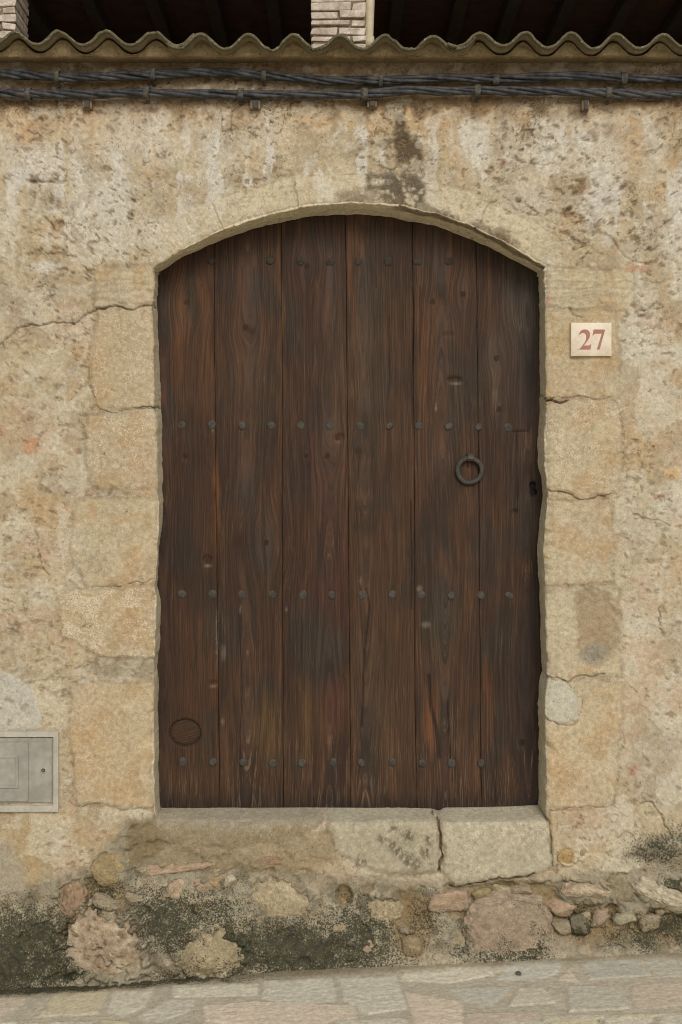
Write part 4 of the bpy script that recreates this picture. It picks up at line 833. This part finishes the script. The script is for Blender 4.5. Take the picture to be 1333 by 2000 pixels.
cable("cable_bundle", [(-260, 192), (0, 190), (60, 189), (180, 190), (290, 187), (400, 187), (472, 188), (600, 190), (712, 189), (800, 184), (930, 183), (1060, 184), (1185, 187), (1333, 190), (1600, 188)], "lower bundle of dusty black twisted cables just above the plaster", 4, 2.1, [(60, 6, 0), (290, 6, 0), (472, 6, 0), (712, 7, 0), (931, 6, 0), (1185, 6, 0)])
# old anchor stubs below the cables
for (u, v, w, hh, lb) in ((173, 208, 9, 8, "old metal anchor stub in the plaster below the cables at the left"), (500, 208, 10, 9, "old metal anchor stub in the plaster above the left part of the arch"), (1142, 209, 7, 10, "old metal anchor stub in the plaster above the number tile"), (727, 207, 10, 6, "short rusty anchor stub beside the dark drip stain above the door")):
    a = thing("wall_anchor", lb, "bracket", (float(WX(u)), 0, float(WZ(v))), "old anchor stubs under the cables")
    V, F = boxes([((float(WX(u)), -.010, float(WZ(v))), (w*S, .016, hh*S), .0012)]); bevel(mesh("anchor_block", V, F, M_STUB, a, smooth=False), .003)
    V, F = boxes([((float(WX(u)), -.029, float(WZ(v))), (w*S*.55, .004, hh*S*.9), .001)]); bevel(mesh("anchor_strap", V, F, M_IRON, a, smooth=False), .0015)

# ------------------------------------------------------------------ corrugated eave
ev = thing("corrugated_eave", "mossy corrugated fibre cement eave along the top of the wall", "eave", (0, -.15, 3.52))
YF = -.155; PITCH = 0.1755; SLOPE = .05
def corr(x):
    x = x+.010*fbm(x*1.3, x*0+4.4, 2, 140)+.004*fbm(x*6, x*0+1.4, 2, 141)
    return (1+.12*fbm(x*2.1, x*0+8.4, 2, 142))*(.0265*np.cos(2*math.pi*(x-float((30-666.5)/2500*(5+YF)))/PITCH)+.003*np.cos(4*math.pi*(x-float((30-666.5)/2500*(5+YF)))/PITCH))
def sheet(xa, xb, lift, yf, seed):
    nx = int((xb-xa)/.006); xs = np.linspace(xa, xb, nx); ys = np.concatenate([np.linspace(0, .05, 8), np.linspace(.06, .40, 16), np.linspace(.5, 1.3, 6)])
    th = .0105; V = []; mo = []
    jag = .009*fbm(xs*30, xs*0+seed, 4, 80)+.022*ss(.28, .5, fbm(xs*11, xs*0+seed*2.2, 3, 84))+.010*fbm(xs*3, xs*0+seed, 2, 81)
    zc = 3.521+corr(xs)-.0065*(xs/1.3)+lift+.003*fbm(xs*4, xs*0, 2, 82)
    dzdx = np.gradient(zc, xs); nn = np.sqrt(1+dzdx**2)
    for top in (1, 0):
        for y in ys:
            off = (th if top else 0); rough = .0014*fbm(xs*60, xs*0+y*40+seed, 3, 83+top)
            yy = yf+y+jag*math.exp(-y/.03)
            V.append(np.stack([xs-dzdx/nn*off, yy*np.ones(nx), zc+off/nn+y*SLOPE+rough], 1)); mo.append(np.full(nx, (1. if top else .15)+.8*math.exp(-y/.02)))
    V = np.concatenate(V); mo = np.concatenate(mo); ny = len(ys); I_ = np.arange(2*nx*ny).reshape(2, ny, nx); F = []
    F.append(np.stack([I_[0, :-1, :-1], I_[0, :-1, 1:], I_[0, 1:, 1:], I_[0, 1:, :-1]], -1).reshape(-1, 4))
    F.append(np.stack([I_[1, :-1, :-1], I_[1, 1:, :-1], I_[1, 1:, 1:], I_[1, :-1, 1:]], -1).reshape(-1, 4))
    F.append(np.stack([I_[0, 0, :-1], I_[1, 0, :-1], I_[1, 0, 1:], I_[0, 0, 1:]], -1)); F.append(np.stack([I_[0, -1, :-1], I_[0, -1, 1:], I_[1, -1, 1:], I_[1, -1, :-1]], -1))
    for e in (0, -1):
        q = np.stack([I_[0, :-1, e], I_[0, 1:, e], I_[1, 1:, e], I_[1, :-1, e]], -1); F.append(q if e == 0 else q[:, ::-1])
    return mesh("roof_sheet", V, np.concatenate(F), M_EAVE, ev, {"moss": np.clip(mo, 0, 1.4)})
def infill():
    xs_ = np.linspace(-3.5, 3.5, 1500); zt = 3.521+corr(xs_)-.0065*(xs_/1.3)+.004; rows = []
    for k in range(13):
        t = k/9
        if k < 10: z_ = zt*(1-t)+3.499*t; y_ = -.092+.006*fbm(xs_*9, xs_*0+t*2, 3, 120)+.012*t*t
        else: z_ = 3.499+.002*(k-9)+0*xs_; y_ = -.08+.03*(k-9)+0*xs_
        rows.append(np.stack([xs_, y_+.003*fbm(xs_*60, xs_*0+k*.7, 3, 121), z_+.003*fbm(xs_*14, xs_*0+k*.3, 3, 122)*(k > 6)], 1))
    V_ = np.concatenate(rows); n_ = len(V_); tn = np.tile(lin(140, 122, 90), (n_, 1))*(1+.12*fbm(V_[:, 0]*20, V_[:, 2]*60, 3, 123)[:, None])
    mesh("mortar_filling", V_, grid_faces(len(xs_), len(rows))[:, ::-1].copy(), M_WALL, ev, {"tint": tn, "cover": np.stack([np.zeros(n_), np.full(n_, .2), np.full(n_, .4)], 1)})
infill()
X1 = float((382-666.5)/2500*(5+YF)); X2 = float((930-666.5)/2500*(5+YF))
sheet(-3.6, -1.52, .0, YF, 1); sheet(-1.56, X1, .010, YF-.004, 2); sheet(X1-.11, X2, .0, YF, 3); sheet(X2-.11, 1.56, .010, YF-.004, 4); sheet(1.50, 3.6, 0., YF, 5)

# ------------------------------------------------------------------ open loft above: brick pillars, pipe, roof, back wall
def pillar(u_front0, u_front1, label, yf=.6):
    x0 = (u_front0-666.5)/2500*(5+yf); x1 = (u_front1-666.5)/2500*(5+yf); w = x1-x0; xc = (x0+x1)/2
    p = thing("brick_pillar", label, "pillar", (xc, yf+w/2, 3.4), "limewashed brick pillars of the open loft")
    V, F = boxes([((xc, yf+w/2, 3.85), (w/2-.008, w/2-.008, .48), 0)]); mesh("mortar_core", V, F, M_JOINT, p, smooth=False)
    R = random.Random(int(u_front0+999)); bl = []; z = 3.40; row = 0
    while z < 4.3:
        h = R.uniform(.022, .037)
        if row % 2 == 0: segs = [(-.5, -.02), (.02, .5)] if R.random() < .6 else [(-.5, .5)]
        else: segs = [(-.5, .22), (.26, .5)] if R.random() < .7 else [(-.5, .5)]
        for a, b in segs: bl.append(((xc+(a+b)/2*w, yf+w/2+R.uniform(-.004, .004), z+h/2+.001), ((b-a)/2*w, w/2+R.uniform(-.002, .004), h/2), .005))
        z += h+.007; row += 1
    V, F = boxes(bl); o = mesh("brick_courses", V, F, M_BRICK, p, smooth=False); bevel(o, .004, 2)
pillar(608, 714, "pale limewashed brick pillar above the middle of the door beside a pipe"); pillar(-77, 30, "pale limewashed brick pillar at the left edge above the eave")
pp = thing("wall_pipe", "pale cream pipe leaning against the right side of the middle brick pillar", "pipe", (.12, .66, 3.5))
V, F = tube([((720-666.5)/2500*5.66, .66, 3.5), ((721-666.5)/2500*5.66, .66, 3.86), ((728-666.5)/2500*5.66, .665, 4.30)], .020, 16); mesh("pipe_shaft", V, F, M_POST, pp)
V, F = tube([((721-666.5)/2500*5.66, .66, 3.80), ((721.2-666.5)/2500*5.66, .66, 3.85)], .0235, 16); mesh("pipe_collar", V, F, M_POST, pp)
lr = thing("loft_roof", "dark timber roof with rafters over the open loft", "roof", (0, 2, 4.3))
V, F = boxes([((0, 2.2, 4.42), (3.6, 1.9, .02), 0)]); mesh("ceiling_boards", V, F, M_BOARD, lr, smooth=False)
for k, ux in enumerate((-560, -440, -325, -205, -80, 40, 165, 290, 410, 530, 655, 780, 905, 1010, 1120, 1240, 1360, 1480, 1600, 1730)):
    xr = (ux-666.5)/2500*6.4; V, F = boxes([((xr, 2.2, 4.365), (.032, 1.85, .033), .004)]); bevel(mesh("rafter", V, F, M_RAFTER, lr, smooth=False), .004)
V, F = boxes([((0, 1.0, 4.30), (3.6, .06, .03), 0)]); mesh("front_beam", V, F, M_RAFTER, lr, smooth=False)
V, F = boxes([((-.72, 2.0, 4.1), (.03, .9, .03), .0)]); 
lw = thing("loft_wall", "dim plastered back wall of the open loft", "wall", (0, 4.1, 0))
V, F = boxes([((0, 4.15, 2.1), (3.7, .08, 2.4), 0)]); mesh("back_plaster", V, F, M_LOFT, lw, smooth=False)
V, F = boxes([((0, 2.6, 3.62), (3.6, 1.5, .04), 0)]); mesh("bounce_floor", V, F, M_FRAME, lw, smooth=False)  # unseen pale floor, added to bounce sky light onto the loft ceiling
for sx in (-1, 1):
    V, F = boxes([((sx*3.65, 2.2, 2.2), (.06, 1.85, 2.2), 0)]); mesh("side_plaster", V, F, M_LOFT, lw, smooth=False)

# ------------------------------------------------------------------ crazy paving of the street
GA, GB = -.028, .052
def unproj(u, v):
    k = (v-1000)/2500; kb = GB*(u-666.5)/2500; t = (1.75-GA)/(k+kb); return ((u-666.5)/2500*t, -5+t)
seedp = [((30, 1962), 1), ((140, 1955), 2), ((258, 1948), 3), ((345, 1962), 0), ((450, 1932), 3), ((585, 1934), 0), ((540, 1975), 1), ((715, 1936), 0), ((745, 1990), 1), ((660, 1985), 1), ((850, 1912), 3), ((1005, 1902), 4), ((1108, 1906), 1), ((925, 1945), 4), ((1040, 1950), 3), ((1160, 1948), 4), ((1195, 1902), 0), ((1305, 1892), 0), ((1290, 1950), 1), ((860, 1982), 1), ((1010, 1990), 0), ((1220, 1992), 3), ((1130, 1992), 2), ((200, 1990), 3), ((310, 1998), 0), ((420, 1990), 2), ((90, 2000), 0), ((1330, 2010), 0), ((790, 1915), 3), ((560, 2030), 0), ((900, 2040), 4)]
rs = np.random.RandomState(5); seeds = [(unproj(*p), k) for p, k in seedp]
pts_ = [s[0] for s in seeds]
for k in range(6000):
    q = (rs.uniform(-4, 4), rs.uniform(-4.4, .1))
    if -1.45 < q[0] < 1.45 and q[1] > -.85: continue
    if min((q[0]-a)**2+(q[1]-b)**2 for a, b in pts_[-400:]+pts_[:40]) > .20**2:
        pts_.append(q); seeds.append((q, rs.randint(0, 5)))
xs = np.concatenate([-np.geomspace(1.7, 60, 26)[::-1], np.linspace(-1.65, 1.65, 520), np.geomspace(1.7, 60, 26)])
ys = np.concatenate([-np.geomspace(1.3, 60, 30)[::-1], np.linspace(-1.28, .12, 260), np.geomspace(.2, 60, 14)])
GX, GY = np.meshgrid(xs, ys); gx = GX.ravel(); gy = GY.ravel()
wgx = gx+.010*fbm(gx*4, gy*4, 3, 90); wgy = gy+.010*fbm(gx*4, gy*4, 3, 91); wgx += .006*fbm(gx*28, gy*28, 2, 92); wgy += .006*fbm(gx*28, gy*28, 2, 93)
SP = np.array([s[0] for s in seeds]); SK = np.array([s[1] for s in seeds])
d1 = np.full(len(gx), 9.); d2 = np.full(len(gx), 9.); i1 = np.zeros(len(gx), int); i2 = np.zeros(len(gx), int)
for i, (a, b) in enumerate(SP):
    d = np.hypot(wgx-a, wgy-b); new1 = d < d1; new2 = (~new1) & (d < d2)
    d2 = np.where(new1, d1, np.where(new2, d, d2)); i2 = np.where(new1, i1, np.where(new2, i, i2)); d1 = np.where(new1, d, d1); i1 = np.where(new1, i, i1)
sep = np.hypot(SP[i1, 0]-SP[i2, 0], SP[i1, 1]-SP[i2, 1])+1e-6; bd = (d2**2-d1**2)/(2*sep)      # distance to the joint
jw = .009+.005*fbm(gx*9, gy*9, 2, 94); slab = ss(jw, jw+.008, bd)
SLABS = [([(-30, 1950), (55, 1948), (40, 1966), (-10, 1990)], 1), ([(110, 1936), (215, 1931), (190, 1982), (75, 1986)], 2), ([(225, 1926), (305, 1923), (286, 1966), (240, 1986), (210, 1976)], 3), ([(330, 1953), (385, 1952), (370, 1976), (310, 1998), (265, 1987)], 0), ([(335, 1926), (505, 1923), (505, 1945), (340, 1949)], 3), ([(515, 1918), (650, 1914), (660, 1955), (560, 1966), (512, 1950)], 0), ([(395, 1966), (500, 1956), (690, 1964), (700, 1988), (560, 2012), (400, 1996)], 1), ([(664, 1913), (775, 1909), (796, 1970), (720, 1983), (672, 1955)], 0), ([(790, 1937), (903, 1957), (905, 2004), (812, 2004)], 1), ([(790, 1900), (955, 1889), (966, 1905), (880, 1921), (784, 1916)], 3), ([(990, 1882), (1105, 1879), (1085, 1904), (1040, 1915), (970, 1915)], 4), ([(1090, 1915), (1110, 1893), (1135, 1920)], 1), ([(870, 1932), (1005, 1926), (960, 1966), (905, 1955)], 4), ([(1015, 1930), (1060, 1929), (1090, 1960), (993, 1966)], 3), ([(1110, 1926), (1215, 1926), (1230, 1970), (1110, 1977)], 0), ([(1135, 1882), (1240, 1877), (1275, 1905), (1150, 1914)], 4), ([(1255, 1873), (1333, 1870), (1400, 1900), (1283, 1910)], 0), ([(1230, 1926), (1345, 1917), (1360, 1960), (1242, 1974)], 1), ([(915, 1980), (1050, 1977), (1055, 2014), (905, 2014)], 1), ([(1060, 1984), (1180, 1982), (1195, 2018), (1060, 2018)], 3), ([(1192, 1983), (1360, 1977), (1360, 2014), (1205, 2016)], 2), ([(198, 1992), (255, 1997), (250, 2016), (190, 2016)], 2), ([(50, 1998), (182, 1996), (172, 2020), (40, 2020)], 0), ([(268, 2004), (390, 2004), (380, 2026), (262, 2024)], 3), ([(660, 1994), (790, 1989), (803, 2016), (640, 2020)], 0), ([(-60, 2000), (36, 1996), (20, 2024), (-80, 2024)], 3), ([(400, 2004), (545, 2018), (520, 2040), (392, 2030)], 0)]
hand = ss(-.66, -.60, gy)*(np.abs(gx) < 1.45); hs = np.zeros(len(gx)); hk = np.zeros(len(gx), int); hc = np.zeros((len(gx), 2))
fxg = gx+.004*fbm(gx*24, gy*24, 3, 92); fyg = gy+.004*fbm(gx*24, gy*24, 3, 93); sel = np.where(hand > 0)[0]
for q, (pg_, kk) in enumerate(SLABS):
    pp_ = [unproj(*p) for p in pg_]; ma = np.zeros(len(gx)); d_ = seg_dist(fxg[sel], fyg[sel], pp_, True); sd_ = np.where(inside(fxg[sel], fyg[sel], pp_), d_, -d_)
    ma[sel] = ss(-.004, .006, sd_); w_ = ma > hs; hk[w_] = q; hs = np.maximum(hs, ma)
useh = hand > .5; i1 = np.where(useh, 9000+hk, i1); slab = np.where(useh, hs, slab)
kind_ = np.where(useh, np.array([k for _, k in SLABS])[hk], SK[np.minimum(i1, len(SK)-1)]); cen = np.array([np.mean([unproj(*p) for p in pg_], 0) for pg_, _ in SLABS])
SPx = np.where(useh, cen[hk, 0], SP[np.minimum(i1, len(SK)-1), 0]); SPy = np.where(useh, cen[hk, 1], SP[np.minimum(i1, len(SK)-1), 1])
PAL = np.array([lin(176, 170, 154), lin(190, 168, 148), lin(186, 172, 134), lin(190, 182, 162), lin(164, 164, 154)])
PAL = (PAL*.5+.5*lin(192, 186, 170))*np.array([1.20, 1.2, 1.17]); tone = PAL[kind_]*(1+.09*np.sin(i1*12.9)[:, None]); tone = tone*(1+.07*fbm(gx*16, gy*24, 4, 95)[:, None]+.06*fbm(gx*60, gy*60, 3, 96)[:, None])
pc = np.tile(lin(188, 179, 158), (len(gx), 1))*(1+.10*fbm(gx*20, gy*20, 3, 97)[:, None]); pc = pc*(1-slab[:, None])+tone*slab[:, None]
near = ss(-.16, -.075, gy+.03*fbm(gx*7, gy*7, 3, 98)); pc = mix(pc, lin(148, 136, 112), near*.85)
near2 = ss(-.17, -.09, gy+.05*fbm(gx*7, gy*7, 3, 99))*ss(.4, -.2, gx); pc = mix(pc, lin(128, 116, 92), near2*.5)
far_ = ss(2.2, 5, np.maximum(np.abs(gx), -gy-1)); pc = mix(pc, lin(200, 192, 172), far_*.9)
tilt = .02*np.sin(i1*7.1)*(gx-SPx)+.02*np.cos(i1*5.3)*(gy-SPy)
gz = GA+GB*np.clip(gx, -6, 6)+(slab*(.003+.5*tilt+.0015*fbm(gx*22, gy*22, 3, 100))*(1-near)+.0015*fbm(gx*40, gy*40, 3, 101)+.014*near*ss(0, .8, gx+1))*(1-far_)
mossg = ss(-.15, -.09, gy+.03*fbm(gx*9, gy*9, 3, 102))*ss(.3, -.9, gx)*.8+ss(.1, .3, fbm(gx*10, gy*10, 3, 103))*(1-slab)*.25
pav = mesh("street_paving", np.stack([gx, gy, gz], 1), grid_faces(len(xs), len(ys)), M_PAVE, None, {"tint": np.clip(pc, .02, .8), "cover": np.stack([.15*slab, mossg, .2*(1-slab)], 1)})
pav['kind'] = "structure"; pav['label'] = "crazy paving of pale irregular stone slabs sloping past the wall"

# ------------------------------------------------------------------ small things on the street
def ground_z(x): return GA+GB*x+.006
gp = unproj(1013, 1904); pb = thing("pebble", "small flat grey slate chip lying on the grey paving slab at the right", "pebble", (gp[0], gp[1], ground_z(gp[0])))
th = np.linspace(0, math.pi, 14); ph = np.linspace(0, 2*math.pi, 20, endpoint=False); T, Pp = np.meshgrid(th, ph, indexing='ij'); D = np.stack([np.sin(T)*np.cos(Pp), np.sin(T)*np.sin(Pp), np.cos(T)], -1).reshape(-1, 3)
mesh("stone_chip", D*(1+.35*fbm3(D*1.6, 3, 9))[:, None]*np.array([.011, .018, .003])+np.array([gp[0], gp[1], ground_z(gp[0])+.001]), grid_faces(20, 14, True), make_simple("dark_slate", lin(80, 84, 76), lin(98, 102, 92), 60, .8, 0, .001), pb)
M_LEAF = make_simple("weed_leaf", lin(78, 88, 44), lin(112, 116, 66), 40, .7, 0, .0006)
for (u, v, n_, hh, lb) in ((1152, 1853, 7, .040, "tiny weed sprouting at the foot of the wall below the pink stones"), (818, 1868, 5, .026, "tiny weed at the foot of the wall below the rubble in the middle")):
    gx_, gy_ = unproj(u, v); w_ = thing("weed", lb, "weed", (gx_, gy_, ground_z(gx_))); R = random.Random(u); V = []; F = []
    for k in range(n_):
        a = R.uniform(0, 6.28); L = hh*R.uniform(.6, 1.2); lean = R.uniform(.4, 1.1); wd = R.uniform(.0025, .0045); b = len(V); d = np.array([math.cos(a), math.sin(a), 0]); sd = np.array([-d[1], d[0], 0])
        for j in range(6):
            t = j/5; c = np.array([gx_, gy_, ground_z(gx_)-.004])+d*L*lean*t**1.4+np.array([0, 0, L*(t-.45*t*t*lean)]); ww = wd*(math.sin(math.pi*(.12+.86*t)))
            V += [c-sd*ww, c+np.array([0, 0, .0012]), c+sd*ww]
        for j in range(5):
            for q in (0, 1): F.append([b+j*3+q, b+j*3+q+1, b+j*3+q+4, b+j*3+q+3])
    mesh("leaf_tuft", V, F, M_LEAF, w_)
